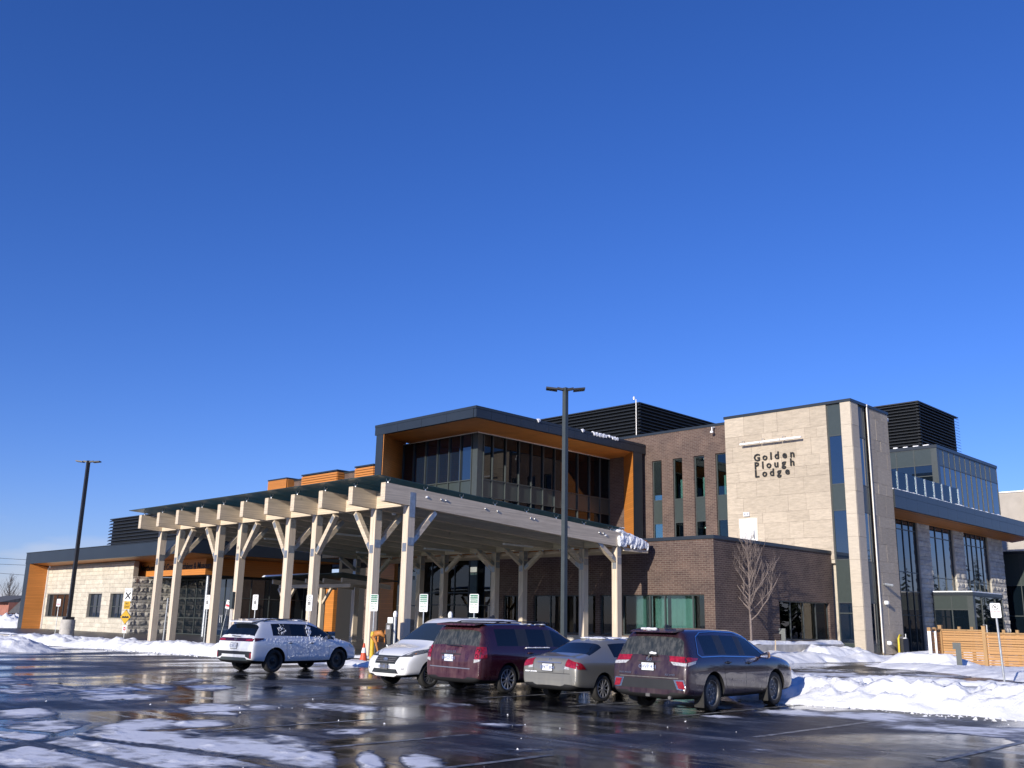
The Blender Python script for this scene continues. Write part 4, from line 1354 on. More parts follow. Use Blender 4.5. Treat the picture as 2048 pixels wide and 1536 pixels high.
for j, yc in enumerate((.16, 12.79)):
    zc = zb(yc)
    for k in KC:
        x = XCOL[k]
        h = CW / 2
        co = obj('post', MB().box(x - h, x + h, yc - h, yc + h, .11, zc - .02), 'glulam_z', ca)
        # steel shoes and knee plates
        obj('base_plate', MB().box(x - h - .012, x + h + .012, yc - h - .012, yc + h + .012, .11, .16), 'steel_plate', co)
        pm = MB()
        pm.box(x - h * .7, x + h * .7, yc - h - .014, yc - h - .001, 4.02, 4.34)
        pm.box(x + h + .001, x + h + .014, yc - h * .9, yc + h * .9, 4.25, 4.55)
        pm.box(x + h + .001, x + h + .014, yc - h * .8, yc + h * .8, zc - .42, zc + (.52 if k == 0 else .0))
        pm.box(x - h * .55, x + h * .55, yc - h - .014, yc - h - .001, zc - .04, zc + .14)
        obj('steel_plate', pm, 'steel_plate', co)
        # knee braces: along the row into the wide bays, and across towards the middle of the canopy
        sx = {0: None, 1: -1, 3: 1, 4: -1, 6: 1, 7: -1, 9: 1, 10: None}[k]
        if sx:
            a0 = Vector((x + sx * (h + .0), yc, 4.18))
            a1 = Vector((x + sx * (h + 1.15), yc, zc - .06 + .0))
            br = obj('brace', MB().bar(a0 + Vector((sx * .0, 0, -.02)), a1, CW * .62, .21, (0, 1, 0)), 'glulam_x', ca)
            m2 = MB()
            d = (a1 - a0).normalized()
            m2.bar(a0 + d * .02, a0 + d * .34, .006, .17, (0, 1, 0))
            for e0, e1 in ((.03, .33), (1.5, 1.82)):
                p0, p1 = a0 + d * e0, a0 + d * e1
                m2.bar(p0 + Vector((0, -CW * .31 - .004, 0)), p1 + Vector((0, -CW * .31 - .004, 0)), .012, .17, (0, 0, 1) if False else (d.z, 0, -d.x))
            obj('brace_plate', m2, 'steel_plate', br)
        sy = 1 if j == 0 else -1
        a0 = Vector((x, yc + sy * (h + .0), 4.4))
        ye = yc + sy * (h + 1.1)
        a1 = Vector((x, ye, zb(ye) - .05))
        br = obj('brace', MB().bar(a0, a1, CW * .62, .21, (1, 0, 0)), 'glulam_y', ca)
        d = (a1 - a0).normalized()
        m2 = MB()
        nrm = Vector((0, -d.z, d.y))
        for e0, e1 in ((.03, .33), (1.15, 1.62)):
            p0, p1 = a0 + d * e0 + Vector((CW * .31 + .004, 0, 0)), a0 + d * e1 + Vector((CW * .31 + .004, 0, 0))
            w = nrm * .085
            m2.hexa([p0 - w, p0 + w, p1 + w, p1 - w], [q + Vector((.012, 0, 0)) for q in (p0 - w, p0 + w, p1 + w, p1 - w)])
        obj('brace_plate', m2, 'steel_plate', br)
# glass roof: one sheet per bay and row
edges = [2.42] + [(XB[i] + XB[i + 1]) / 2 + 1.012 - 0.0 for i in range(1, 10)] + [XB[10], -18.62]
edges = [2.42] + [XB[i] for i in range(1, 11)] + [-18.62]
rows = [-1.55, 1.9, 5.65, 9.4, 13.2]
for i in range(len(edges) - 1):
    for j in range(4):
        x1, x0 = edges[i] - .012, edges[i + 1] + .012
        y0, y1 = rows[j] + .012, rows[j + 1] - .012
        z0, z1 = zb(y0) + BD + .20, zb(y1) + BD + .20
        obj('roof_glass', MB().hexa([(x0, y0, z0), (x1, y0, z0), (x1, y1, z1), (x0, y1, z1)], [(x0, y0, z0 + .025), (x1, y0, z0 + .025), (x1, y1, z1 + .025), (x0, y1, z1 + .025)]), 'canopy_glass', ca)
# eave box at the wall end, buried in snow on the right
obj('eave_box', MB().box(-18.2, 2.40, 13.25, 14.95, 5.02, 5.5), 'orange_planks', ca)
obj('eave_trim', MB().box(-18.2, 2.43, 13.1, 14.98, 4.88, 5.015), 'glulam_x', ca)
rr = np.random.default_rng(12)
bl = []
for i in range(26):
    y = 12.75 + 2.15 * i / 25
    top = 5.78 - .20 * (y - 12.75)
    bl.append(((2.15, y, top), .34, .16, .13 + .05 * rr.random()))
    bl.append(((2.43, y, 5.36 - .06 * (y - 13) + .1 * (rr.random() - .5)), .10, .13, .17 + .06 * rr.random()))
    if rr.random() < .5:
        bl.append(((2.45, y, 5.14 + .05 * rr.random()), .08, .09, .10 + .08 * rr.random()))
snow_lumps('piled_snow', bl, ca, .035, .05, 9, 'snow piled on the right end of the eave')
bl = []
for i in range(40):
    x = 2.3 - 20.5 * rr.random() ** 2.2
    bl.append(((x, 12.9 + .3 * rr.random(), zb(13) + BD + .22), .12, .12, .04))
for k in (0, 1):
    for yc in (.5, 12.2):
        bl.append(((XCOL[k] + .16, yc + .4 * (1 if yc < 5 else -1), zb(yc) + (.42 if k == 0 else -.1)), .06, .12, .05))
snow_lumps('edge_snow', bl, ca, .03, .02, 4)
for x0, y0 in ((-1.9, 10.4), (-7.7, 10.4), (-13.5, 10.4), (-7.7, 4.5), (-13.5, 4.5)):
    piece('strip_light', 'white_paint', ca, x0 - .08, x0 + .08, y0 - 1.0, y0 + 1.0, zb(y0) - .10, zb(y0) - .02)
obj('meter_box', MB().box(XCOL[6] - .12, XCOL[6] + .12, -.14, -.02, 1.85, 2.6), 'frame_metal', ca)
obj('conduit', MB().box(XCOL[6] - .1, XCOL[6] - .05, -.08, -.01, .11, 1.85).box(XCOL[6] + .02, XCOL[6] + .06, -.08, -.01, .11, 1.85), 'white_pipe', ca)

# small porch canopy before the museum doors
pc = thing('porch_canopy', 'small timber porch canopy with snowy glass roof under the large canopy', 'canopy', (-16, 8.5, .11))
obj('roof_glass', MB().hexa([(-19.9, 7.4, 3.72), (-12.0, 7.4, 3.85), (-12.0, 11.4, 3.55), (-19.9, 11.4, 3.42)], [(-19.9, 7.4, 3.76), (-12.0, 7.4, 3.89), (-12.0, 11.4, 3.59), (-19.9, 11.4, 3.46)]), 'canopy_glass', pc)
obj('roof_snow', MB().hexa([(-19.9, 7.38, 3.765), (-14.6, 7.38, 3.855), (-14.6, 10.4, 3.62), (-19.9, 10.4, 3.54)], [(-19.8, 7.45, 3.86), (-14.7, 7.45, 3.9), (-14.7, 10.4, 3.68), (-19.8, 10.4, 3.6)]), 'clean_snow', pc)
for i in range(5):
    x = -19.2 + i * 1.7
    obj('beam', MB().hexa([(x - .07, 7.7, 3.38), (x + .07, 7.7, 3.38), (x + .07, 11, 3.12), (x - .07, 11, 3.12)], [(x - .07, 7.7, 3.62), (x + .07, 7.7, 3.62), (x + .07, 11, 3.36), (x - .07, 11, 3.36)]), 'glulam_y', pc)
obj('girder', MB().box(-19.3, -12.3, 8.2, 8.4, 3.14, 3.33), 'glulam_x', pc)
for x in (-18.6, -15.0):
    obj('post', MB().box(x - .11, x + .11, 8.2, 8.42, .11, 3.13), 'glulam_z', pc)
    for s in (-1, 1):
        obj('brace', MB().bar((x + s * .1, 8.31, 2.3), (x + s * .85, 8.31, 3.12), .13, .13, (0, 1, 0)), 'glulam_x', pc)

# ================================================================== SITE THINGS
def lamp_post(name, label, x, y, z0, h, m='black_plastic', base=None, wid=.15, rot=R(45)):
    t = thing(name, label, 'lamp post', (x, y, z0), 0, 'tall twin head lamp posts', world=False)
    zb_ = 0
    if base:
        bh, br = base
        mb = MB().lathe([(br * 1.05, -.3), (br * 1.03, .0), (br, .3), (br * .98, .62), (br * .93, .63), (br * .93, .66), (br * .98, .67), (br * .95, bh), (0, bh)], (0, 0, 0), 2, 24)
        obj('concrete_base', mb, 'concrete', t, smooth=True, angle=30)
        zb_ = bh
    obj('base_cover', MB().box(-.22, .22, -.22, .22, zb_, zb_ + .14), 'black_plastic', t)
    w0, w1 = wid, wid * .92
    obj('pole', MB().hexa([(-w0 / 2, -w0 / 2, zb_ + .1), (w0 / 2, -w0 / 2, zb_ + .1), (w0 / 2, w0 / 2, zb_ + .1), (-w0 / 2, w0 / 2, zb_ + .1)], [(-w1 / 2, -w1 / 2, h), (w1 / 2, -w1 / 2, h), (w1 / 2, w1 / 2, h), (-w1 / 2, w1 / 2, h)]), m, t)
    for s in (-1, 1):
        mb = MB()
        d = Vector((math.cos(rot), math.sin(rot), 0)) * s
        n = Vector((-d.y, d.x, 0))
        c0, c1 = d * .06, d * .62
        for q0, q1, w_, th in ((c0, d * .26, .07, .07), (d * .26, c1, .17, .055)):
            mb.hexa([q0 - n * w_ + Vector((0, 0, h - .10)), q0 + n * w_ + Vector((0, 0, h - .10)), q1 + n * w_ * .9 + Vector((0, 0, h - .06)), q1 - n * w_ * .9 + Vector((0, 0, h - .06))],
                    [q0 - n * w_ + Vector((0, 0, h - .10 + th)), q0 + n * w_ + Vector((0, 0, h - .10 + th)), q1 + n * w_ * .9 + Vector((0, 0, h - .06 + th)), q1 - n * w_ * .9 + Vector((0, 0, h - .06 + th))])
        obj('lamp_head', mb, 'black_plastic', t)
    return t
lamp_post('lamp_post', 'black lamp post with round concrete base on the snow island at left', -20.31, -3.26, .05, 9.25, base=(1.12, .36), wid=.17)
# the second one stands behind the parked cars, right of the canopy
lamp_post('lamp_post', 'dark grey lamp post rising in front of the canopy behind the cars', 10.96, -.8, .0, 8.85, 'frame_metal', wid=.145)

def post_sign(name, label, x, y, z0, ztop, w, h, face=0.0, lean=(0, 0), m='sign_white', group=None, post=.022, post_mat='galvanised', pole_top=None):
    """sign plate on a slim post; the parts are in local coordinates so that the post can lean"""
    t = thing(name, label, 'sign', (x, y, z0), face, group, world=False)
    t.rotation_euler = (lean[0], lean[1], face)
    H = ztop - z0
    obj('post', MB().tube([(0, .02, -.1), (0, .02, pole_top or (H - .05))], post, 8), post_mat, t)
    if w:
        obj('plate', rounded_plate(w, h, H - h / 2, -.012, .02), m, t)
    return t, H
def rounded_plate(w, h, zc, yf, th, r=.035, xc=0.0):
    pts = []
    for cx_, cz, a0 in ((w / 2 - r, h / 2 - r, 0), (-w / 2 + r, h / 2 - r, 90), (-w / 2 + r, -h / 2 + r, 180), (w / 2 - r, -h / 2 + r, 270)):
        for k in range(4):
            a = R(a0 + 30 * k)
            pts.append((xc + cx_ + r * math.cos(a), zc + cz + r * math.sin(a)))
    return MB().prism(pts, yf, yf + th, 1)
def ring(xc, zc, r0, r1, yf, n=28):
    mb = MB()
    vs = []
    for k in range(n):
        a = 2 * math.pi * k / n
        vs += [(xc + r0 * math.cos(a), yf, zc + r0 * math.sin(a)), (xc + r1 * math.cos(a), yf, zc + r1 * math.sin(a))]
    return mb.add(vs, [(2 * k, 2 * k + 1, (2 * k + 3) % (2 * n), (2 * k + 2) % (2 * n)) for k in range(n)])
FACE = R(20)
# charging bay signs
EV = [(1.86, -1.0, 2.41, 'green and white charging bay sign with a yellow sleeve round its post'), (4.65, -1.0, 2.41, 'green and white charging bay sign standing behind the white van'), (7.2, -1.0, 2.40, 'green and white charging bay sign standing behind the maroon minivan')]
for i, (x, y, zt_, lb) in enumerate(EV):
    t, H = post_sign('parking_sign', lb, x, y, 0, zt_, .33, .60, FACE, group='charging bay signs')
    for zc, hh in ((H - .085, .13), (H - .225, .11)):
        obj('green_band', MB().box(-.14, .14, -.016, -.013, zc - hh / 2, zc + hh / 2), 'sign_green', t)
    text('lettering', 'RESERVED', 'sign_white', t, (0, -.018, H - .105), .062, '-y', 'CENTER', .001)
    text('lettering', 'PARKING', 'sign_white', t, (0, -.018, H - .245), .066, '-y', 'CENTER', .001, .001)
    for k, s in enumerate(('ELECTRIC', 'VEHICLES', 'ONLY')):
        text('lettering', s, 'sign_green', t, (0, -.015, H - .35 - k * .09), .062, '-y', 'CENTER', .001, .001)
    if i == 0:
        obj('yellow_sleeve', MB().lathe([(.085, -.02), (.085, 1.02), (.07, 1.08), (0, 1.10)], (0, .02, 0), 2, 16), 'bollard_yellow', t, smooth=True, angle=40)
# accessible parking signs
for i, (x, y, zt_, lb) in enumerate(((-10.02, -1.25, 2.42, 'white parking permit sign before the third pair of canopy posts'), (-6.03, -1.2, 2.42, 'white parking permit sign behind the tail of the white SUV'), (-2.02, -1.2, 2.40, 'white parking permit sign overlapping a post above the white SUV roof'))):
    t, H = post_sign('parking_sign', lb, x, y, 0, zt_, .28, .62, FACE, group='white parking permit signs')
    mb = ring(0, H - .15, .075, .095, -.014)
    obj('permit_ring', mb, 'sign_black', t)
    text('permit_letter', 'P', 'sign_black', t, (0, -.015, H - .19), .12, '-y', 'CENTER', .001)
    obj('wheelchair_symbol', MB().add([(-.06, -.014, H - .40), (.06, -.014, H - .40), (.06, -.014, H - .27), (-.06, -.014, H - .27)], [(0, 1, 2, 3)]), 'sign_black', t)
    mb = ring(-.005, H - .355, .018, .030, -.0155, 16)
    mb.add([(-.012, -.0155, H - .34), (.006, -.0155, H - .34), (.006, -.0155, H - .29), (-.012, -.0155, H - .29)], [(0, 1, 2, 3)])
    obj('wheelchair_mark', mb, 'sign_white', t)
    text('lettering', 'BY PERMIT', 'sign_black', t, (0, -.015, H - .49), .046, '-y', 'CENTER', .001)
    text('lettering', 'ONLY', 'sign_black', t, (0, -.015, H - .55), .046, '-y', 'CENTER', .001)
t, H = post_sign('leaning_sign', 'white and red sign on a bent post leaning in front of the museum doors', -28.6, 9.9, .1, 2.55, .34, .56, FACE, (0, R(11)))
obj('red_band', MB().box(-.15, .15, -.016, -.013, H - .42, H - .28), 'sign_red', t)
obj('grey_disc', ring(0, H - .13, .05, .08, -.014), 'sign_black', t)
t, H = post_sign('bare_post', 'bare galvanised sign post without a plate between two canopy posts', -17.6, .55, .05, 2.4, 0, 0, 0, (0, R(2)), post=.04)
t, H = post_sign('parking_sign', 'small white sign on a thin post before the wide museum window', -33.6, 1.2, .05, 2.33, .34, .46, FACE)
text('permit_letter', 'P', 'sign_red', t, (0, -.015, H - .19), .17, '-y', 'CENTER', .001)
obj('red_band', MB().box(-.13, .13, -.016, -.013, H - .38, H - .27), 'sign_pink', t)
obj('post_foot', MB().box(-.35, .35, -.3, .3, -.04, .06), 'concrete', t)
# stacked traffic signs
t, H = post_sign('traffic_sign', 'post with stacked crossing, no exit, bump and no entry signs before the dark stone', -25.0, 1.8, .1, 2.95, .56, .72, FACE, group=None)
t['category'] = 'sign'
text('lettering', 'PEDESTRIAN', 'sign_black', t, (0, -.015, H - .14), .088, '-y', 'CENTER', .001)
for s in (-1, 1):
    obj('cross_bar', MB().bar((-.19 * s, -.0135 - .001 * s, H - .60), (.19 * s, -.0135 - .001 * s, H - .24), .002, .085, (s * .0 + .36, 0, -.38 * s)), 'sign_black', t)
obj('plate', rounded_plate(.46, .44, H - .96, -.014, .02), 'sign_yellow', t)
text('lettering', 'NO', 'sign_black', t, (0, -.017, H - .92), .17, '-y', 'CENTER', .001, .004)
text('lettering', 'EXIT', 'sign_black', t, (0, -.017, H - 1.11), .17, '-y', 'CENTER', .001, .004)
dz = H - 1.62
obj('plate', MB().prism([(0, dz + .42), (-.42, dz), (0, dz - .42), (.42, dz)], -.03, -.012, 1), 'sign_black', t)
obj('plate', MB().prism([(0, dz + .395), (-.395, dz), (0, dz - .395), (.395, dz)], -.036, -.0305, 1), 'sign_yellow', t)
mb = MB()
for c in (-.17, 0, .17):
    mb.prism([(c + .088 * math.cos(R(a)), dz - .02 + .075 * math.sin(R(a))) for a in range(0, 181, 20)], -.041 - .0006 * abs(c) * 6, -.0365, 1)
mb.box(-.26, .26, -.0425, -.0366, dz - .06, dz - .021)
obj('bump_symbol', mb, 'sign_black', t)
obj('plate', rounded_plate(.30, .42, H - 2.30, -.012, .02), 'sign_white', t)
mb = MB().lathe([(0, .003), (.105, .003), (.105, 0)], (0, 0, 0), 1, 24)
obj('no_entry_disc', mb, 'sign_red', t, loc=(0, -.013, H - 2.28), rot=(math.pi, 0, 0))
obj('no_entry_bar', MB().box(-.075, .075, -.0195, -.017, H - 2.30, H - 2.26), 'sign_white', t)
# no parking sign on the right
t, H = post_sign('no_parking_sign', 'white no parking sign with red lettering on a perforated post by the fence', 19.92, 9.67, .05, 2.42, .30, .45, R(24), (0, R(-1.5)), post=.032)
obj('prohibition_ring', ring(.0, H - .125, .072, .088, -.0145), 'sign_black', t)
text('no_parking_letter', 'P', 'sign_black', t, (0, -.0145, H - .165), .12, '-y', 'CENTER', .001, .002)
obj('prohibition_bar', MB().bar((-.06, -.016, H - .07), (.06, -.016, H - .18), .002, .014, (.9, 0, 1)), 'sign_black', t)
text('lettering', 'ACCESS AREA', 'sign_red', t, (0, -.0145, H - .27), .044, '-y', 'CENTER', .001, .001)
text('lettering', 'BYLAW ENFORCED', 'sign_red', t, (0, -.0145, H - .32), .030, '-y', 'CENTER', .001)
text('lettering', 'MUNICIPALITY', 'sign_black', t, (0, -.0145, H - .40), .022, '-y', 'CENTER', .001)

# bollard lights, stake, cone, chargers
for x, y, z0, h, w, lb in ((6.25, 20.77, .35, 1.12, .2, 'dark square bollard light in the snow below the retaining wall'), (15.59, 17.85, .1, .98, .2, 'dark square bollard light with hooded top in the snow before the fence')):
    t = thing('bollard_light', lb, 'bollard light', (x, y, z0), R(20), 'bollard lights', world=False)
    obj('post', MB().box(-w / 2, w / 2, -w / 2, w / 2, -.4, h - .24), 'frame_metal', t)
    obj('lamp_head', MB().prism([(-w / 2 - .1, h - .26), (w / 2, h - .26), (w / 2, h), (-w / 2 - .1, h)], -w / 2 - .005, w / 2 + .005, 1), 'frame_metal', t)
tag(obj('wooden_stake', MB().bar((7.15, 18.3, .0), (7.25, 18.2, .95), .05, .05), 'wood_stake'), 'pale wooden stake stuck in the snow beside the bollard light', 'stake')
co = thing('traffic_cone', 'orange traffic cone with white collar beside the yellow post sleeve', 'cone', (2.69, -1.98, .02), 0, world=False)
obj('base', MB().box(-.2, .2, -.2, .2, 0, .03), 'rubber', co)
obj('cone', MB().lathe([(.15, .03), (.105, .27), (.065, .43), (.04, .60), (.028, .68), (0, .685)], (0, 0, 0), 2, 20), 'cone_orange', co, smooth=True, angle=60)
obj('white_collar', MB().lathe([(.090, .36), (.070, .46), (.056, .53), (.052, .53)], (0, 0, 0), 2, 20), 'sign_white', co, smooth=True)
for x, y, lb in ((2.42, -.62, 'black and silver car charger behind the yellow sleeve'), (5.5, -.7, 'white and black car charger showing above the van roof')):
    t = thing('car_charger', lb, 'car charger', (x, y, .1), R(25), 'car chargers', world=False)
    obj('pedestal', MB().box(-.10, .10, -.08, .08, 0, 1.5), 'galvanised', t)
    obj('charger_unit', MB().prism([(-.09, .55), (.09, .55), (.11, 1.0), (.10, 1.3), (-.10, 1.3), (-.11, 1.0)], -.2, -.081, 1), 'black_plastic', t)
    obj('screen', MB().box(-.06, .06, -.206, -.201, 1.08, 1.22), 'lens_clear', t)
    obj('column', MB().tube([(.16, 0, 0), (.16, 0, 1.58)], .055, 12), 'galvanised', t)
    obj('column_cap', MB().lathe([(.075, 0), (.08, .12), (.05, .2), (0, .22)], (.16, 0, 1.52), 2, 12), 'white_paint', t)
    obj('cable', MB().tube([(.10, -.12, 1.1), (.2, -.22, .95), (.22, -.24, .55), (.1, -.25, .35), (-.05, -.25, .5), (-.1, -.22, .9)], .02, 6), 'black_plastic', t)
    if x < 3:
        obj('orange_cable', MB().tube([(-.12, -.15, .8), (-.3, -.2, .95), (-.5, -.2, .92), (-.62, -.2, .8), (-.45, -.22, .6), (-.36, -.22, .3), (-.36, -.2, .02)], [.05, .1, .11, .08, .05, .03, .02], 8), 'cable_orange', t, smooth=True)
# gas meter against the tower
gm = thing('gas_meter', 'yellow and white gas meter pipes beside the limestone tower', 'gas meter', (7.7, 31.0, .1), 0, world=False)
obj('riser', MB().tube([(0.0, -.35, 0), (0.0, -.35, .95), (.0, -.15, 1.12), (0, .1, 1.12)], .055, 10), 'gas_yellow', gm, smooth=True)
obj('riser', MB().tube([(0.0, .45, 0), (0.0, .45, .55)], .055, 10), 'gas_yellow', gm, smooth=True)
for k, z_ in enumerate((.35, .62, .86)):
    obj('regulator', MB().lathe([(0, .14), (.12, .12), (.16, 0), (.12, -.12), (0, -.14)], (.05, .1 + .14 * k, z_), 0, 14), 'white_paint', gm, smooth=True, angle=40)
obj('meter_body', MB().box(-.15, .2, -.2, .5, .12, .95), 'black_plastic', gm)
obj('vent_pipe', MB().tube([(0, .65, .3), (0, .65, 1.2)], .03, 8), 'galvanised', gm)
tag(obj('retaining_wall', MB().box(6.3, 6.6, 14.8, 26.4, 0, .72), 'concrete'), 'low concrete retaining wall below the brick side wall', 'wall')
bank('snow_bank', [(6.15, 15.3), (6.15, 26.3)], .40, .2, 71, 'snow on the planting bed behind the retaining wall', 'clean_snow', st=.08, rough=.2, flat=.3)
bpy.data.objects[-1] if False else None
for o in list(COL.objects):
    if o.get('label') == 'snow on the planting bed behind the retaining wall':
        o.location.z = .70
tag(obj('planting_bed', MB().box(5.76, 6.3, 14.9, 26.4, 0, .68), 'sidewalk'), 'raised planting bed between the brick side wall and retaining wall', 'planter')

# wooden fence
fe = thing('wooden_fence', 'horizontal board cedar fence with tall posts along the snowy verge', 'fence', (17, 22, 0))
fy = 22.0
px_ = [13.35, 15.22, 17.25, 19.2, 21.1]
tops = [1.60, 1.60, 1.50, 1.48, 1.45]
rr = random.Random(8)
for i, x in enumerate(px_):
    obj('fence_post', MB().box(x - .075, x + .075, fy - .10, fy + .06, 0, tops[min(i, 1)] + (.14 if i in (0, 1) else -.02)), 'fence_post_wood', fe)
    obj('post_cap', MB().box(x - .085, x + .085, fy - .11, fy + .07, tops[min(i, 1)] + (.14 if i in (0, 1) else -.02), tops[min(i, 1)] + (.17 if i in (0, 1) else .01)), 'fence_post_wood', fe)
for i in range(4):
    a, b = px_[i] + .075, px_[i + 1] - .075
    z = .12
    while z < tops[i + 0 if i == 0 else 2] - .1:
        h = rr.choice((.085, .085, .135))
        d = rr.uniform(-.006, .006)
        mid = rr.uniform(a + .5, b - .5)
        for s0, s1 in ((a, mid), (mid, b)):
            piece('board', 'fence_wood', fe, s0 + .002, s1 - .002, fy - .03 + d, fy - .008 + d, z, z + h)
        z += h + rr.uniform(.006, .024)
    t_ = tops[i if i == 0 else 2]
    obj('top_rail', MB().box(a, b, fy - .09, fy + .05, t_ - .06, t_), 'fence_post_wood', fe)
    for x in (a + .55, a + 1.1):
        obj('rear_post', MB().box(x - .06, x + .06, fy + .5, fy + .62, 0, t_ + .12), 'fence_post_wood', fe)
for y in (20.75, 21.35):
    obj('fence_post', MB().box(13.28, 13.42, y - .07, y + .07, 0, 1.66), 'fence_post_wood', fe)
    obj('frozen_snow', MB().box(13.30, 13.44, y - .105, y - .071, .2, 1.5), 'clean_snow', fe)
z = .12
while z < 1.45:
    h = rr.choice((.085, .135))
    piece('board', 'fence_wood', fe, 13.34, 13.36, 20.82, 21.28, z, z + h)
    piece('board', 'fence_wood', fe, 13.34, 13.36, 21.42, 21.89, z, z + h)
    z += h + .015
obj('top_rail', MB().box(13.29, 13.41, 20.7, 21.9, 1.56, 1.61), 'fence_post_wood', fe)

# young bare tree
def bare_tree(name, label, x, y, z0, h, seed, nb=26, r0=.055, spread=.42, m='bark', group=None, dense=2):
    t = thing(name, label, 'tree', (x, y, z0), 0, group, world=False)
    rr = random.Random(seed)
    trunk = [(0, 0, -.2)]
    n = 9
    for i in range(1, n + 1):
        trunk.append((rr.uniform(-.03, .03) * h * .12, rr.uniform(-.03, .03) * h * .12, h * i / n))
    rad = [r0 * (1 - .9 * i / n) + .004 for i in range(n + 1)]
    obj('trunk', MB().tube(trunk, rad, 8), m, t, smooth=True)
    mb = MB()
    def at(f):
        k = min(int(f * n), n - 1)
        u = f * n - k
        a, b = Vector(trunk[k]), Vector(trunk[k + 1])
        return a + (b - a) * u
    def twig(p, d, L, r, depth):
        pts, rads = [p], [r]
        q = p.copy()
        dd = d.copy()
        k = 5
        for i in range(k):
            dd = (dd + Vector((rr.uniform(-.16, .16), rr.uniform(-.16, .16), .13))).normalized()
            q = q + dd * L / k
            pts.append(q.copy())
            rads.append(r * (1 - .8 * (i + 1) / k) + .0022)
        mb.tube(pts, rads, 5 if r > .012 else 3, cap=False)
        if depth:
            for i in range(rr.randint(3, 5)):
                j = rr.randint(1, k - 1)
                a = rr.uniform(0, 6.28)
                nd = (dd + Vector((math.cos(a), math.sin(a), .1)) * .62).normalized()
                twig(pts[j], nd, L * rr.uniform(.32, .6), rads[j] * .6, depth - 1)
    for i in range(nb):
        f = .22 + .74 * (i + rr.random()) / nb
        a = i * 2.4 + rr.uniform(-.5, .5)
        el = .5 + 1.0 * f
        d = Vector((math.cos(a), math.sin(a), el)).normalized()
        L = h * spread * (1.12 - f) * rr.uniform(.75, 1.15) + .25
        twig(at(f), d, L, r0 * .5 * (1.15 - f), dense)
    obj('crown', mb, m, t)
    return t
bare_tree('young_tree', 'bare young tree in front of the brick side wall', 6.2, 17.85, .7, 4.95, 12, 30, .062, .5)

# far left: houses, trees, wires
fh = thing('far_house', 'distant red brick house with grey shingle roof at the far left', 'house', (-222, 62, 0))
obj('wall', MB().box(-240, -219, 60, 72, -.5, 3.4), 'red_brick_far', fh)
obj('roof', MB().prism([(58, 3.4), (74, 3.4), (66, 5.2)], -240, -219, 0), 'shingle_far', fh)
fh = thing('far_shed', 'distant low building with large dark roof at the far left', 'shed', (-212, 60, 0))
obj('wall', MB().box(-219, -200, 61, 70, -.5, 1.2), 'red_brick_far', fh)
obj('roof', MB().hexa([(-219.5, 60, .9), (-199, 60, .9), (-199, 70, .9), (-219.5, 70, .9)], [(-219.0, 63, 4.4), (-199, 63, 4.4), (-199, 69, 4.4), (-219.0, 69, 4.4)]), 'shingle_far', fh)
for i, (x, y, h) in enumerate(((-262, 64, 9.0), (-256, 72, 11), (-250, 70, 10.5), (-247, 76, 8.5), (-243, 74, 8.0), (-238, 76, 7))):
    bare_tree('bare_tree', 'bare grey trees standing behind the distant red house', x, y, 0, h, 50 + i, 24, .16, .5, 'far_bark', 'bare trees behind the distant house', 2)
for i, (y0, z0, z1) in enumerate(((118, 25.95, 19.07), (118, 22.9, 17.45), (118, 19.55, 13.25))):
    a, b = Vector((-470, 118, z0)), Vector((-330, 118, z1))
    pts = [a.lerp(b, k / 12) - Vector((0, 0, .3 * math.sin(math.pi * k / 12))) for k in range(13)]
    tag(obj('power_line', MB().tube(pts, .07, 4), 'black'), ('topmost of three thin power lines at the far left', 'middle one of three thin power lines at the far left', 'lowest of three thin power lines at the far left')[i], 'power line', 'power lines')

# bare trees standing south of the lot: they are behind the photographer and throw the long branch shadows over the snow
for i, (x, y, h) in enumerate(((3.5, -38, 11), (7.5, -35, 12.5), (11.0, -40, 13), (14.5, -36, 11.5), (0.0, -42, 12))):
    bare_tree('bare_tree', 'bare tree south of the lot whose shadow falls across the snow', x, y, 0, h, 70 + i, 22, .17, .46, 'far_bark', 'bare trees south of the lot', 1)

# dark conifers east of the site, outside the frame: they stand in the window reflections
mb = MB()
rr = random.Random(77)
spots = [(rr.uniform(42, 75), rr.uniform(66, 120)) for _ in range(26)] + [(rr.uniform(85, 130), rr.uniform(-60, 70)) for _ in range(46)] + [(rr.uniform(24, 40), rr.uniform(110, 150)) for _ in range(8)]
for x, y in spots:
    h = rr.uniform(7, 14)
    mb.tube([(x, y, 0), (x, y, h * .9)], [.18, .05], 5)
    for k in range(46):
        f = (k + rr.random()) / 46
        z = h * (.08 + .92 * f)
        r = h * .24 * (1 - f) + .15
        a = rr.uniform(0, 6.283)
        d = Vector((math.cos(a), math.sin(a), 0))
        n = Vector((-d.y, d.x, 0))
        p0 = Vector((x, y, z + r * .25))
        p1 = p0 + d * r * rr.uniform(.8, 1.2) - Vector((0, 0, r * .5))
        w = r * .34
        mb.add([p0, p1 + n * w, p1 - n * w, p0 + d * r * .5 - Vector((0, 0, r * .55))], [(0, 1, 2), (0, 3, 1), (0, 2, 3)])
plain('conifer', (.028, .04, .024), .9, var=.3)
dw = obj('conifer_wood', mb, 'conifer')
dw['kind'] = 'stuff'
dw['label'] = 'dark conifer wood east of the site seen in the windows'

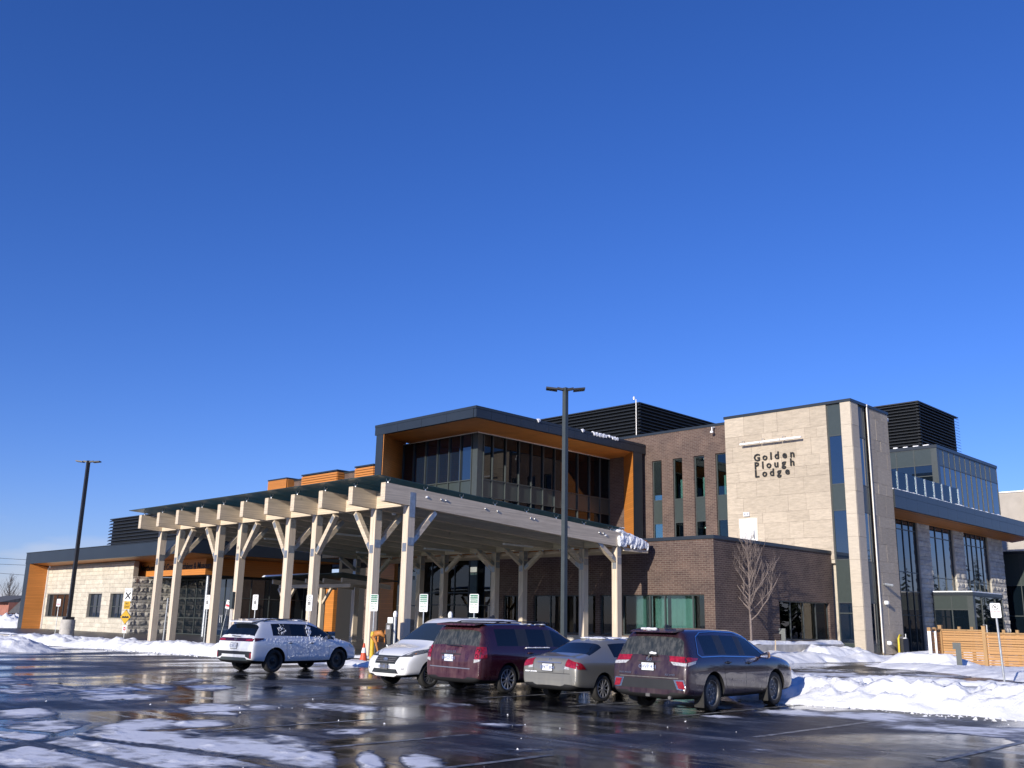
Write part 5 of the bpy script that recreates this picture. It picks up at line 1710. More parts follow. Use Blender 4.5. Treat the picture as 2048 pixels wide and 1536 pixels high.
# ================================================================== VEHICLES
def build_car(name, label, cat, loc, rot, S, L, Wd, H, wb, rt_, roh, paint, glass='car_glass', rear_glass=None, slots=None, lower=None, arch=.06, group=None, cuts=True):
    """S: stations (y, zb, w, z_sh, z_belt, w_top, z_top, kind-of-glass-to-next) from tail to nose; local y=0 at the rear axle.
    Side glass, screens and cladding come out as objects of their own."""
    root = thing(name, label, cat, loc, rot, group, world=False)
    root.scale = (.885, .885, .885)
    NP = 9
    def ring_(st):
        y, zb_, w, zs, zbt, wt, zt_ = st[:7]
        dy = st[8] if len(st) > 8 else 0.0
        hh = zs - zb_
        P = [(0, zb_, y), (w * .80, zb_, y), (w * .965, zb_ + .10 * min(1, hh / .4), y), (w * .995, zb_ + .38 * hh, y), (w, zs, y), (w * .955, zbt, y), (wt, zt_ - .055 * min(1, max(.2, (zt_ - zbt) * 4)), y), (wt * .84, zt_ - .008, y), (0, zt_ + .012, y)]
        return P
    vs, fs, mi = [], [], []
    full = 2 * NP - 2
    for st in S:
        P = ring_(st)
        crown = .10 * st[2]
        for k in range(NP):
            x, z, y = P[k]
            vs.append((x, y, z))
        for k in range(NP - 2, 0, -1):
            x, z, y = P[k]
            vs.append((-x, y, z))
    n = len(S)
    slot_names = ['paint', 'trim', 'under']
    def slot(nm):
        if nm not in slot_names:
            slot_names.append(nm)
        return slot_names.index(nm)
    for i in range(n - 1):
        spec = S[i][7] or {}
        for k in range(full):
            kk = k if k < NP - 1 else full - 1 - k
            left = k >= NP - 1
            idx = 0
            if kk in (0, 1):
                idx = 2
            if kk == 2 and lower:
                idx = 1
            if kk == 5 and 'side' in spec:
                idx = slot(spec['side'] + ('_L' if left else '_R')) if spec['side'] != 'trim' else 1
            if kk in (6, 7) and 'top' in spec:
                idx = slot(spec['top'])
            if kk == 5 and 'top5' in spec:
                idx = slot(spec['top'])
            a, b = i * full + k, i * full + (k + 1) % full
            fs.append((a, b, b + full, a + full))
            mi.append(idx)
    for i, fl in ((0, True), (n - 1, False)):
        base = i * full
        # end cap as a strip of quads across the car
        for k in range(NP - 1):
            a, b = base + k, base + k + 1
            c, d = base + (full - k - 1) % full, base + (full - k) % full
            q = (a, b, c, d)
            q = tuple(dict.fromkeys(q))
            if len(q) < 3:
                continue
            fs.append(q[::-1] if fl else q)
            mi.append(2 if k < 1 else 0)
    me = bpy.data.meshes.new(name + '_cage')
    me.from_pydata(vs, [], fs)
    me.update()
    bm = bmesh.new()
    bm.from_mesh(me)
    bmesh.ops.remove_doubles(bm, verts=bm.verts, dist=1e-5)
    bmesh.ops.recalc_face_normals(bm, faces=bm.faces)
    bm.to_mesh(me)
    bm.free()
    if len(me.polygons) == len(mi):
        me.polygons.foreach_set('material_index', mi)
    tmp = bpy.data.objects.new('tmp', me)
    COL.objects.link(tmp)
    for _ in range(len(slot_names) + 1):
        me.materials.append(M('black'))
    me.polygons.foreach_set('material_index', mi[:len(me.polygons)])
    sb = tmp.modifiers.new('s', 'SUBSURF')
    sb.levels = sb.render_levels = 2
    sm = evald(tmp)
    # scale to the true size
    co = np.empty(len(sm.vertices) * 3)
    sm.vertices.foreach_get('co', co)
    co = co.reshape(-1, 3)
    mn, mxx = co.min(0), co.max(0)
    y_t0, y_t1 = -roh, L - roh
    co[:, 0] *= (Wd / 2) / mxx[0]
    co[:, 1] = y_t0 + (co[:, 1] - mn[1]) / (mxx[1] - mn[1]) * (y_t1 - y_t0)
    zlow = min(s[1] for s in S)
    co[:, 2] = zlow + (co[:, 2] - mn[2]) / (mxx[2] - mn[2]) * (H - zlow)
    sm.vertices.foreach_set('co', co.ravel())
    sm.update()
    bpy.data.objects.remove(tmp)
    body = bpy.data.objects.new('tmpb', sm)
    COL.objects.link(body)
    # wheel arches
    cm = MB()
    for yy in (0, wb):
        for s in (-1, 1):
            x0, x1 = s * (Wd / 2 - .30), s * (Wd / 2 + .3)
            cm.lathe([(0, min(x0, x1)), (rt_ + arch, min(x0, x1)), (rt_ + arch, max(x0, x1)), (0, max(x0, x1))], (0, yy, rt_ + .01), 0, 40)
    cme = cm.mesh('cut')
    bmx = bmesh.new()
    bmx.from_mesh(cme)
    bmesh.ops.remove_doubles(bmx, verts=bmx.verts, dist=1e-5)
    bmx.to_mesh(cme)
    bmx.free()
    for _ in range(len(slot_names) + 1):
        cme.materials.append(M('black'))
    cme.polygons.foreach_set('material_index', [2] * len(cme.polygons))
    cut = bpy.data.objects.new('cut', cme)
    COL.objects.link(cut)
    bo = body.modifiers.new('b', 'BOOLEAN')
    bo.operation = 'DIFFERENCE'
    bo.solver = 'EXACT'
    bo.object = cut
    fin = evald(body)
    bpy.data.objects.remove(cut)
    bpy.data.objects.remove(body)
    bmf = bmesh.new()
    bmf.from_mesh(fin)
    bvh = BVHTree.FromBMesh(bmf)
    matmap = {'paint': paint, 'trim': 'black_plastic', 'under': 'black'}
    nice = {'paint': 'body', 'trim': 'trim', 'under': 'underbody'}
    for idx, sn in enumerate(slot_names):
        sel = [f for f in bmf.faces if f.material_index == idx]
        if not sel:
            continue
        vm, mv, mf = {}, [], []
        for f in sel:
            q = []
            for v in f.verts:
                if v.index not in vm:
                    vm[v.index] = len(mv)
                    mv.append(tuple(v.co))
                q.append(vm[v.index])
            mf.append(tuple(q))
        m2 = bpy.data.meshes.new(nice.get(sn, 'window'))
        m2.from_pydata(mv, [], mf)
        m2.update()
        m2.polygons.foreach_set('use_smooth', [True] * len(mf))
        m2.set_sharp_from_angle(angle=R(38))
        nm = nice.get(sn)
        mt = matmap.get(sn)
        if nm is None:
            nm = 'windscreen' if sn == 'windscreen' else 'rear_window' if sn == 'rear' else 'side_window'
            mt = (rear_glass or glass) if sn == 'rear' else glass
        link(nm, m2, mt, root)
    return root, bvh

def hit(bvh, o, d):
    r = bvh.ray_cast(Vector(o), Vector(d), 20)
    return r[0], r[1]
def patch(root, bvh, name, m, quad, view, off=.006, nu=6, nv=4, skirt=.03, label=None, smooth=True):
    """conforming patch: quad of 4 points in the plane seen from the rear ('r'), front ('f') or sides ('s+','s-'); laid on the body and lifted by off"""
    P = []
    for j in range(nv + 1):
        for i in range(nu + 1):
            u, v = i / nu, j / nv
            a = [(1 - u) * (1 - v) * q0 + u * (1 - v) * q1 + u * v * q2 + (1 - u) * v * q3 for q0, q1, q2, q3 in zip(*quad)]
            if view == 'r':
                o, d = (a[0], -6, a[1]), (0, 1, 0)
            elif view == 'f':
                o, d = (a[0], 9, a[1]), (0, -1, 0)
            elif view == 's+':
                o, d = (4, a[0], a[1]), (-1, 0, 0)
            elif view == 's-':
                o, d = (-4, a[0], a[1]), (1, 0, 0)
            else:
                o, d = (a[0], a[1], 5), (0, 0, -1)
            h, n = hit(bvh, o, d)
            if h is None:
                P.append(None)
            else:
                P.append((h - Vector(d) * off, h + Vector(d) * skirt))
    good = [p for p in P if p]
    if not good:
        return None
    med = sorted(p[0].dot(Vector(d)) for p in good)[len(good) // 2]
    for i, p in enumerate(P):
        if p is None or abs(p[0].dot(Vector(d)) - med) > .45:
            j = min((k for k in range(len(P)) if P[k] and abs(P[k][0].dot(Vector(d)) - med) <= .45), key=lambda k: abs(k - i))
            P[i] = P[j]
    mb = MB()
    W_ = nu + 1
    vs = [p[0] for p in P]
    mb.add(vs, [(j * W_ + i, j * W_ + i + 1, (j + 1) * W_ + i + 1, (j + 1) * W_ + i) for j in range(nv) for i in range(nu)])
    bd = [i for i in range(W_)] + [j * W_ + nu for j in range(1, nv + 1)] + [nv * W_ + i for i in range(nu - 1, -1, -1)] + [j * W_ for j in range(nv - 1, 0, -1)]
    o_ = len(mb.v)
    mb.v += [tuple(P[i][1]) for i in bd]
    nb = len(bd)
    for k in range(nb):
        mb.f.append((bd[k], bd[(k + 1) % nb], o_ + (k + 1) % nb, o_ + k))
        mb.mi.append(0)
    return obj(name, mb, m, root, smooth=smooth, angle=35, label=label)
def seam(root, bvh, pts, view, w=.007, m='black', name='seam', off=.0015):
    """thin dark shut line along a polyline on the body"""
    mb = MB()
    for (a, b) in zip(pts[:-1], pts[1:]):
        n = max(2, int(math.hypot(b[0] - a[0], b[1] - a[1]) / .05))
        prev = None
        dx, dy = b[0] - a[0], b[1] - a[1]
        l_ = math.hypot(dx, dy)
        px2, py2 = -dy / l_ * w / 2, dx / l_ * w / 2
        for i in range(n + 1):
            t_ = i / n
            q = []
            for s in (-1, 1):
                c = (a[0] + dx * t_ + px2 * s, a[1] + dy * t_ + py2 * s)
                if view == 'r':
                    o, d = (c[0], -6, c[1]), Vector((0, 1, 0))
                elif view == 'f':
                    o, d = (c[0], 9, c[1]), Vector((0, -1, 0))
                elif view == 's+':
                    o, d = (4, c[0], c[1]), Vector((-1, 0, 0))
                elif view == 's-':
                    o, d = (-4, c[0], c[1]), Vector((1, 0, 0))
                else:
                    o, d = (c[0], c[1], 5), Vector((0, 0, -1))
                h, _ = hit(bvh, o, d)
                q.append(None if h is None else h - d * off)
            if None not in q and prev and (q[0] - prev[0]).length < .15:
                mb.add([prev[0], q[0], q[1], prev[1]], [(0, 1, 2, 3)])
            prev = q if None not in q else None
    if mb.f:
        return obj(name, mb, m, root)
WHEELS = {}
def wheel(root, x, y, r, w, style, tyre_r=.70):
    s = 1 if x > 0 else -1
    key = (round(r, 3), style)
    if key not in WHEELS:
        rr_ = r * tyre_r
        ty = MB().lathe([(rr_ * .97, -w * .42), (rr_ * 1.03, -w * .5), (r * .90, -w * .5), (r * .975, -w * .43), (r, -w * .30), (r, w * .30), (r * .975, w * .43), (r * .90, w * .5), (rr_ * 1.10, w * .5), (rr_ * 1.03, w * .47), (rr_, w * .40), (rr_ * .96, w * .1)], (0, 0, 0), 0, 44)
        tm = ty.mesh('tyre', True, 40)
        tm.materials.append(M('rubber'))
        mb = MB()
        if style == 'steel':
            mb.lathe([(rr_, w * .42), (rr_ * .93, w * .40), (rr_ * .88, w * .18), (rr_ * .72, w * .10), (rr_ * .58, w * .18), (rr_ * .42, w * .20), (rr_ * .30, w * .12), (rr_ * .17, w * .14), (rr_ * .14, w * .26), (0, w * .28)], (0, 0, 0), 0, 36)
            mt = 'rim_dirty'
        elif style == 'black':
            mb.lathe([(rr_, w * .42), (rr_ * .94, w * .40), (rr_ * .90, w * .14), (rr_ * .6, w * .08), (rr_ * .3, w * .14), (rr_ * .18, w * .22), (0, w * .23)], (0, 0, 0), 0, 36)
            mt = 'rim_black'
        else:
            n, dbl, mt, wd = style
            mb.lathe([(rr_, w * .42), (rr_ * .93, w * .43), (rr_ * .91, w * .36), (rr_ * .90, w * .05), (0, w * .0)], (0, 0, 0), 0, 36)
        me = mb.mesh('rim', True, 35)
        parts = [('tyre', tm, None)]
        if isinstance(style, tuple):
            me.materials.append(M('black'))
            parts.append(('rim_back', me, None))
            sp = MB()
            for i in range(n):
                a0 = 2 * math.pi * i / n
                for da in ((-dbl, dbl) if dbl else (0,)):
                    a = a0 + da
                    c = Vector((0, math.cos(a), math.sin(a)))
                    t_ = Vector((0, -math.sin(a), math.cos(a)))
                    a1 = a0 + da * 2.0
                    c1 = Vector((0, math.cos(a1), math.sin(a1)))
                    p0, p1 = c * rr_ * .14, c1 * rr_ * .94
                    w0, w1 = rr_ * wd * .8, rr_ * wd
                    X0, X1 = Vector((w * .40, 0, 0)), Vector((w * .44, 0, 0))
                    sp.hexa([p0 - t_ * w0 + X0 * .8, p0 + t_ * w0 + X0 * .8, p1 + t_ * w1 + X0 * .8, p1 - t_ * w1 + X0 * .8], [p0 - t_ * w0 * .7 + X1, p0 + t_ * w0 * .7 + X1, p1 + t_ * w1 * .7 + X1, p1 - t_ * w1 * .7 + X1])
            sp.lathe([(rr_ * .24, w * .3), (rr_ * .22, w * .46), (0, w * .48)], (0, 0, 0), 0, 20)
            sp.lathe([(rr_ * 1.0, w * .40), (rr_ * .985, w * .465), (rr_ * .90, w * .44), (rr_ * .89, w * .30)], (0, 0, 0), 0, 36)
            sm_ = sp.mesh('rim', True, 30)
            sm_.materials.append(M(mt))
            parts.append(('rim', sm_, None))
        else:
            me.materials.append(M(mt))
            parts.append(('rim', me, None))
            nb_ = MB()
            for i in range(5):
                a = 2 * math.pi * i / 5
                nb_.lathe([(.014, w * .14), (.014, w * .24), (0, w * .25)], (0, rr_ * .33 * math.cos(a), rr_ * .33 * math.sin(a)), 0, 6)
            for i in range(12):
                a = 2 * math.pi * i / 12
                nb_.lathe([(.022, w * .135), (0, w * .145)], (0, rr_ * .74 * math.cos(a), rr_ * .74 * math.sin(a)), 0, 8)
            nm_ = nb_.mesh('wheel_nuts')
            nm_.materials.append(M('steel_plate' if style == 'steel' else 'rim_black'))
            parts.append(('wheel_nuts', nm_, None))
        WHEELS[key] = parts
    parts = WHEELS[key]
    wo_ = link('wheel', parts[0][1], None, root, loc=(x, y, r), rot=(random.uniform(0, 3), 0, 0 if s > 0 else math.pi))
    for nm, me, _ in parts[1:]:
        link(nm, me, None, wo_)
    return wo_
def mirror_(root, x, y, z, m, big=1.0):
    s = 1 if x > 0 else -1
    h = obj('wing_mirror', MB().hexa([(x, y - .05, z - .03), (x + s * .25 * big, y - .06, z - .05), (x + s * .22 * big, y + .12, z - .03), (x, y + .06, z - .02)], [(x + s * .04, y - .05, z + .05), (x + s * .26 * big, y - .06, z + .13 * big), (x + s * .2 * big, y + .11, z + .11 * big), (x + s * .04, y + .05, z + .04)]), m, root, smooth=True, angle=50)
    bv = h.modifiers.new('b', 'BEVEL')
    bv.width = .025
    bv.segments = 3
    obj('mirror_glass', MB().add([(x + s * .06, y - .066, z - .01), (x + s * .235 * big, y - .068, z - .03), (x + s * .24 * big, y - .068, z + .105 * big), (x + s * .07, y - .066, z + .045)], [(0, 1, 2, 3)]), 'chrome', h)
    return h
def handle(root, bvh, y, z, s, m, w=.2):
    h, n = hit(bvh, (4 * s, y, z), (-s, 0, 0))
    if h is None:
        return
    o = obj('door_handle', MB().box(-.012, .022, -w / 2, w / 2, -.014, .016), m, root, loc=h + Vector((s * .012, 0, 0)))
    bv = o.modifiers.new('b', 'BEVEL')
    bv.width = .008
    patch(root, bvh, 'handle_recess', 'black', [(y - .06, z - .035), (y + .06, z - .035), (y + .06, z + .03), (y - .06, z + .03)], 's+' if s > 0 else 's-', .001, 2, 2, .001)
def number_plate(root, bvh, x, z, view, s, frame='black_plastic'):
    d = 1 if view == 'r' else -1
    h, _ = hit(bvh, (x, -6 if view == 'r' else 9, z), (0, d, 0))
    y = h.y - d * .02
    p = obj('number_plate', MB().box(-.152, .152, -.004, .004, -.076, .076), 'plate_white', root, loc=(x, y - d * .004, z))
    obj('plate_frame', MB().box(-.165, .165, -.003, .02, -.09, .09) if view == 'r' else MB().box(-.165, .165, -.02, .003, -.09, .09), frame, p)
    fc = '-y' if view == 'r' else '+y'
    text('lettering', s, 'plate_blue', p, (0, -d * .006, -.036), .105, fc, 'CENTER', .0008, .001)
    text('lettering', 'ONTARIO', 'plate_blue', p, (0, -d * .006, .045), .028, fc, 'CENTER', .0006)
    return p
G = lambda **k: k

# ---------------------------------------------------------------- plum SUV (right)
S = [(-1.10, .36, .84, .62, .70, .80, .74, None), (-1.06, .30, .93, .84, .94, .84, .98, None), (-1.00, .27, .955, .95, 1.08, .84, 1.12, G(top='rear')), (-.83, .25, .96, .97, 1.12, .71, 1.66, None), (-.70, .24, .965, .97, 1.13, .685, 1.74, G()),
     (-.36, .23, .97, .98, 1.14, .68, 1.76, G(side='w1')), (.42, .23, .97, .98, 1.13, .685, 1.775, G(side='trim')), (.50, .23, .97, .98, 1.13, .685, 1.775, G(side='w2')), (1.33, .23, .97, .97, 1.11, .68, 1.76, G(side='trim')), (1.41, .23, .97, .97, 1.11, .68, 1.755, G(side='w3')),
     (1.85, .23, .97, .96, 1.10, .665, 1.70, G(side='w3', top='windscreen')), (2.62, .24, .97, .97, 1.11, .82, 1.19, None), (3.05, .26, .965, .96, 1.09, .82, 1.16, None), (3.48, .28, .95, .92, 1.03, .77, 1.10, None), (3.74, .30, .90, .84, .93, .74, 1.0, None), (3.82, .34, .80, .66, .76, .66, .84, None)]
hl, bv = build_car('parked_car', 'plum SUV with chrome window trim, parked rightmost of the cars', 'car', (19.45, -7.12, 0), R(2.5), S, 4.89, 1.925, 1.70, 2.79, .375, 1.07, 'paint_plum', rear_glass='car_glass_dirty', lower=None, group='parked cars')
for x in (.80, -.80):
    for y in (0, 2.79):
        wheel(hl, x, y, .375, .235, 'steel')
for s, v in ((1, 's+'), (-1, 's-')):
    patch(hl, bv, 'taillight', 'taillight', [(s * .50, 1.02), (s * .90, 1.00), (s * .90, 1.12), (s * .47, 1.13)], 'r', .012)
    patch(hl, bv, 'taillight_lens', 'lens_clear', [(s * .60, .95), (s * .90, .93), (s * .90, .995), (s * .52, 1.015)], 'r', .010)
    patch(hl, bv, 'taillight', 'taillight', [(-1.02, 1.00), (-.62, 1.055), (-.58, 1.095), (-1.02, 1.12)], v, .012)
    patch(hl, bv, 'taillight_lens', 'lens_clear', [(-1.02, .93), (-.72, .985), (-.66, 1.045), (-1.02, .995)], v, .010)
    patch(hl, bv, 'reflector_trim', 'chrome', [(s * .70, .47), (s * .92, .45), (s * .86, .66), (s * .62, .66)], 'r', .008, 4, 3)
    patch(hl, bv, 'reflector', 'taillight', [(s * .74, .49), (s * .89, .475), (s * .84, .635), (s * .68, .635)], 'r', .014, 4, 3)
    handle(hl, bv, .62, .99, s, 'black_plastic')
    handle(hl, bv, 1.52, .97, s, 'black_plastic')
    mirror_(hl, s * .90, 2.13, 1.10, 'paint_plum')
    seam(hl, bv, [(.46, 1.10), (.44, .80), (.50, .52), (.62, .38)], v)
    seam(hl, bv, [(1.37, 1.10), (1.36, .34)], v)
    seam(hl, bv, [(2.36, 1.06), (2.34, .72), (2.28, .36)], v)
    seam(hl, bv, [(.6, .36), (2.3, .36)], v)
    seam(hl, bv, [(.75, .64), (2.25, .62)], v, .02, 'paint_plum', 'door_moulding', .01)
    seam(hl, bv, [(-.53, 1.17), (-.42, 1.115), (.4, 1.125), (1.4, 1.10), (2.3, 1.075)], v, .018, 'chrome', 'window_trim', .012)
    seam(hl, bv, [(-.53, 1.17), (-.36, 1.52), (-.1, 1.615), (.5, 1.635), (1.3, 1.615), (1.75, 1.54), (2.3, 1.14)], v, .016, 'chrome', 'window_trim', .012)
    patch(hl, bv, 'fuel_door', 'paint_plum', [(-.62, .80), (-.44, .80), (-.44, .95), (-.62, .95)], v, .002, 2, 2, .002) if s < 0 else None
    obj('mud_flap', MB().box(s * .72, s * .95, -.44, -.41, .10, .48), 'rubber', hl)
    obj('mud_flap', MB().box(s * .72, s * .95, 2.35, 2.38, .12, .48), 'rubber', hl)
patch(hl, bv, 'bumper_panel', 'black_plastic', [(-.80, .46), (.80, .46), (.80, .66), (-.80, .66)], 'r', .004, 12, 4)
seam(hl, bv, [(-.74, .69), (.74, .69)], 'r', .018, 'rim_dirty', 'bumper_step', .012)
seam(hl, bv, [(-.80, 1.13), (-.76, .90), (-.72, .70)], 'r')
seam(hl, bv, [(.80, 1.13), (.76, .90), (.72, .70)], 'r')
obj('roof_spoiler', MB().hexa([(-.54, -.93, 1.60), (.54, -.93, 1.60), (.56, -.55, 1.62), (-.56, -.55, 1.62)], [(-.54, -.92, 1.63), (.54, -.92, 1.63), (.57, -.5, 1.685), (-.57, -.5, 1.685)]), 'paint_plum', hl)
obj('roof_fin', MB().prism([(-.42, 1.69), (-.18, 1.69), (-.36, 1.78)], -.02, .02, 0), 'black_plastic', hl)
snow_lumps('snow_left', [((dx, dy, 1.675), r_ * 1.7, r_, .022) for dx, dy, r_ in ((-.36, -.62, .05), (-.24, -.64, .06), (-.12, -.63, .05), (-.44, -.60, .04))] + [((.05, -.99, 1.175), .07, .03, .03), ((.12, -.99, 1.17), .06, .03, .025)], hl, .02, .012, 2)
obj('rear_wiper', MB().bar((-.22, -1.02, 1.15), (.20, -1.01, 1.13), .02, .02).bar((-.02, -1.04, 1.08), (.02, -1.02, 1.15), .03, .03), 'black_plastic', hl)
number_plate(hl, bv, -.02, .90, 'r', 'CHVP 431')
h, _ = hit(bv, (0, -6, 1.055), (0, 1, 0))
eb = obj('emblem', ring(0, 0, .052, .062, 0, 24), 'chrome', hl, loc=h + Vector((-.02, -.02, 0)))
eb.scale = (1.15, 1, .82)
m2 = ring(0, .014, .026, .034, -.002, 20)
obj('emblem_loop', m2, 'chrome', eb)
e2 = obj('emblem_loop', ring(0, 0, .016, .023, -.003, 16), 'chrome', eb)
e2.scale = (1, 1, 2.2)
seam(hl, bv, [(-.30, 1.005), (.27, 1.005)], 'r', .022, 'black_plastic', 'handle_slot', .004)
h, _ = hit(bv, (.55, -6, .73), (0, 1, 0))
text('lettering', 'XLE AWD', 'chrome', hl, (.42, h.y - .015, .735), .055, '-y', 'LEFT', .002)
text('lettering', 'HIGHLANDER', 'chrome', hl, (-.74, h.y - .015, .745), .05, '-y', 'LEFT', .002)
obj('tow_hitch', MB().box(-.05, .05, -1.1, -.8, .30, .36), 'rim_dirty', hl)
obj('tailpipe', MB().tube([(.52, -1.08, .30), (.52, -.7, .32)], .035, 10), 'rim_dirty', hl)

# ---------------------------------------------------------------- grey saloon
S = [(-1.02, .36, .74, .58, .68, .66, .72, None), (-.98, .28, .83, .76, .86, .72, .90, None), (-.88, .24, .855, .84, .93, .72, 1.005, None), (-.42, .21, .86, .86, .95, .72, 1.03, G(top='rear')), (.28, .20, .86, .86, .94, .53, 1.36, None), (.44, .20, .86, .86, .94, .545, 1.405, G(side='w0')),
     (.62, .20, .86, .86, .93, .55, 1.43, G(side='w1')), (1.12, .20, .86, .85, .92, .555, 1.445, G(side='trim')), (1.19, .20, .86, .85, .92, .555, 1.445, G(side='w2')), (1.55, .20, .86, .84, .91, .545, 1.41, G(side='w2', top='windscreen')), (2.42, .21, .86, .82, .90, .70, .98, None), (2.85, .22, .85, .78, .84, .68, .90, None), (3.25, .24, .82, .70, .76, .62, .80, None), (3.42, .28, .74, .56, .62, .52, .66, None)]
ci, bv = build_car('parked_car', 'grey saloon with dark windows and silver wheel covers between the plum SUV and maroon minivan', 'car', (16.97, -7.20, 0), R(1.0), S, 4.45, 1.715, 1.43, 2.62, .30, 1.00, 'paint_grey', lower=None, arch=.05, group='parked cars')
for x in (.735, -.735):
    for y in (0, 2.62):
        wheel(ci, x, y, .30, .19, (10, 0, 'rim_silver', .075), .72)
for s, v in ((1, 's+'), (-1, 's-')):
    patch(ci, bv, 'taillight', 'taillight', [(s * .50, .79), (s * .84, .74), (s * .82, .88), (s * .50, .955)], 'r', .012)
    patch(ci, bv, 'taillight_lens', 'lens_clear', [(s * .48, .735), (s * .62, .72), (s * .62, .785), (s * .49, .80)], 'r', .010)
    patch(ci, bv, 'taillight', 'taillight', [(-1.0, .74), (-.68, .735), (-.80, .86), (-1.0, .92)], v, .012)
    handle(ci, bv, .52, .80, s, 'paint_grey', .17)
    handle(ci, bv, 1.40, .79, s, 'paint_grey', .17)
    mirror_(ci, s * .80, 1.92, .90, 'paint_grey', .85)
    seam(ci, bv, [(.40, .92), (.38, .70), (.46, .46), (.52, .3)], v)
    seam(ci, bv, [(1.16, .92), (1.16, .28)], v)
    seam(ci, bv, [(2.10, .90), (2.05, .28)], v)
    seam(ci, bv, [(.4, .52), (2.1, .51)], v, .03, 'paint_grey', 'door_moulding', .008)
seam(ci, bv, [(-.64, .63), (.64, .63)], 'r', .012)
seam(ci, bv, [(-.70, .49), (.70, .49)], 'r', .008, 'paint_grey', 'bumper_step', .006)
seam(ci, bv, [(-.50, .94), (-.46, .64)], 'r')
seam(ci, bv, [(.50, .94), (.46, .64)], 'r')
patch(ci, bv, 'plate_recess', 'paint_grey', [(-.34, .66), (.34, .66), (.36, .85), (-.36, .85)], 'r', .001, 6, 3)
seam(ci, bv, [(-.36, .865), (.36, .865)], 'r', .028, 'rim_silver', 'boot_trim', .02)
number_plate(ci, bv, -.02, .755, 'r', 'BPKT 804')
h, _ = hit(bv, (0, -6, .92), (0, 1, 0))
obj('emblem', MB().box(-.035, -.02, -.004, .004, -.03, .03).box(.02, .035, -.004, .004, -.03, .03).box(-.02, .02, -.004, .004, -.008, .006), 'chrome', ci, loc=h + Vector((0, -.008, 0)))
rr = random.Random(3)
snow_lumps('snow_left', [((rr.uniform(-.40, .40), .5 + rr.random() * 1.0, 1.405 - .0), .13, .16, .022) for i in range(30)] + [((rr.uniform(-.7, -.38), -1.0, .645), .05, .03, .02) for i in range(10)], ci, .022, .012, 6)

# ---------------------------------------------------------------- maroon minivan
S = [(-1.12, .36, .88, .60, .70, .84, .76, None), (-1.08, .28, .965, .86, .98, .88, 1.02, None), (-1.03, .25, .985, .95, 1.10, .88, 1.13, G(top='rear')), (-.86, .23, .995, .96, 1.12, .78, 1.66, None), (-.74, .22, 1.0, .96, 1.12, .76, 1.75, G()),
     (-.58, .21, 1.0, .96, 1.12, .755, 1.765, G(side='w1')), (.52, .20, 1.0, .96, 1.10, .76, 1.78, G(side='trim')), (.61, .20, 1.0, .96, 1.10, .76, 1.78, G(side='w2')), (1.62, .20, 1.0, .95, 1.09, .755, 1.77, G(side='trim')), (1.71, .20, 1.0, .95, 1.08, .75, 1.765, G(side='w3')), (2.05, .20, 1.0, .94, 1.07, .735, 1.71, G(side='w3', top='windscreen')),
     (3.10, .21, .99, .92, 1.04, .84, 1.10, None), (3.45, .23, .97, .88, .98, .80, 1.03, None), (3.85, .26, .93, .78, .86, .70, .92, None), (4.03, .30, .82, .62, .70, .58, .76, None)]
dv, bv = build_car('parked_car', 'salt streaked maroon minivan between the white van and the grey saloon', 'car', (14.17, -7.27, 0), R(1.5), S, 5.15, 1.99, 1.72, 3.08, .34, 1.09, 'paint_maroon', rear_glass='car_glass_dirty', lower=None, group='parked cars')
for x in (.84, -.84):
    for y in (0, 3.08):
        wheel(dv, x, y, .34, .225, (5, .16, 'rim_silver', .10), .74)
for s, v in ((1, 's+'), (-1, 's-')):
    patch(dv, bv, 'taillight', 'taillight', [(s * .80, .82), (s * .985, .82), (s * .975, 1.13), (s * .80, 1.13)], 'r', .012, 4, 6)
    patch(dv, bv, 'taillight', 'taillight', [(-1.05, .86), (-.82, .86), (-.80, 1.13), (-1.04, 1.13)], v, .012, 4, 6)
    patch(dv, bv, 'taillight_lens', 'lens_clear', [(s * .79, .74), (s * .95, .78), (s * .97, .83), (s * .79, .83)], 'r', .014, 4, 2)
    for z_ in (.91, 1.04):
        h, _ = hit(bv, (s * .87, -6, z_), (0, 1, 0))
        o = obj('lamp_ring', ring(0, 0, .03, .05, 0, 18), 'lens_clear', dv, loc=h + Vector((0, -.018, 0)))
        o.data.materials[0] = M('taillight_dark')
    handle(dv, bv, .80, .97, s, 'paint_maroon')
    handle(dv, bv, 1.92, .95, s, 'paint_maroon')
    mirror_(dv, s * .93, 2.45, 1.08, 'paint_maroon')
    seam(dv, bv, [(.56, 1.1), (.54, .7), (.62, .3)], v)
    seam(dv, bv, [(1.67, 1.08), (1.66, .3)], v)
    seam(dv, bv, [(2.66, 1.04), (2.62, .3)], v)
    seam(dv, bv, [(-.75, .93), (.55, .93)], v)
    seam(dv, bv, [(.6, .42), (2.6, .42)], v, .05, 'paint_maroon', 'sill_moulding', .01)
    obj('roof_rail', MB().tube([(s * .70, -.3, 1.70), (s * .70, -.1, 1.745), (s * .70, 1.5, 1.755), (s * .69, 1.8, 1.72)], .018, 6), 'black_plastic', dv)
rr = random.Random(5)
snow_lumps('snow_left', [((.965, .66 + i * .036, 1.095 + .006 * rr.random()), .03, .04, .018) for i in range(26)] + [((.58 + .1 * rr.random(), .8 + rr.random() * .9, 1.69), .06, .10, .018) for i in range(10)], dv, .018, .01, 7)
obj('roof_spoiler', MB().hexa([(-.70, -1.0, 1.64), (.70, -1.0, 1.64), (.72, -.6, 1.69), (-.72, -.6, 1.69)], [(-.70, -.98, 1.68), (.70, -.98, 1.68), (.73, -.5, 1.72), (-.73, -.5, 1.72)]), 'paint_maroon', dv)
obj('rear_wiper', MB().bar((-.28, -1.07, 1.17), (.30, -1.06, 1.14), .02, .02), 'black_plastic', dv)
number_plate(dv, bv, -.1, .84, 'r', 'BWCF 520', 'chrome')
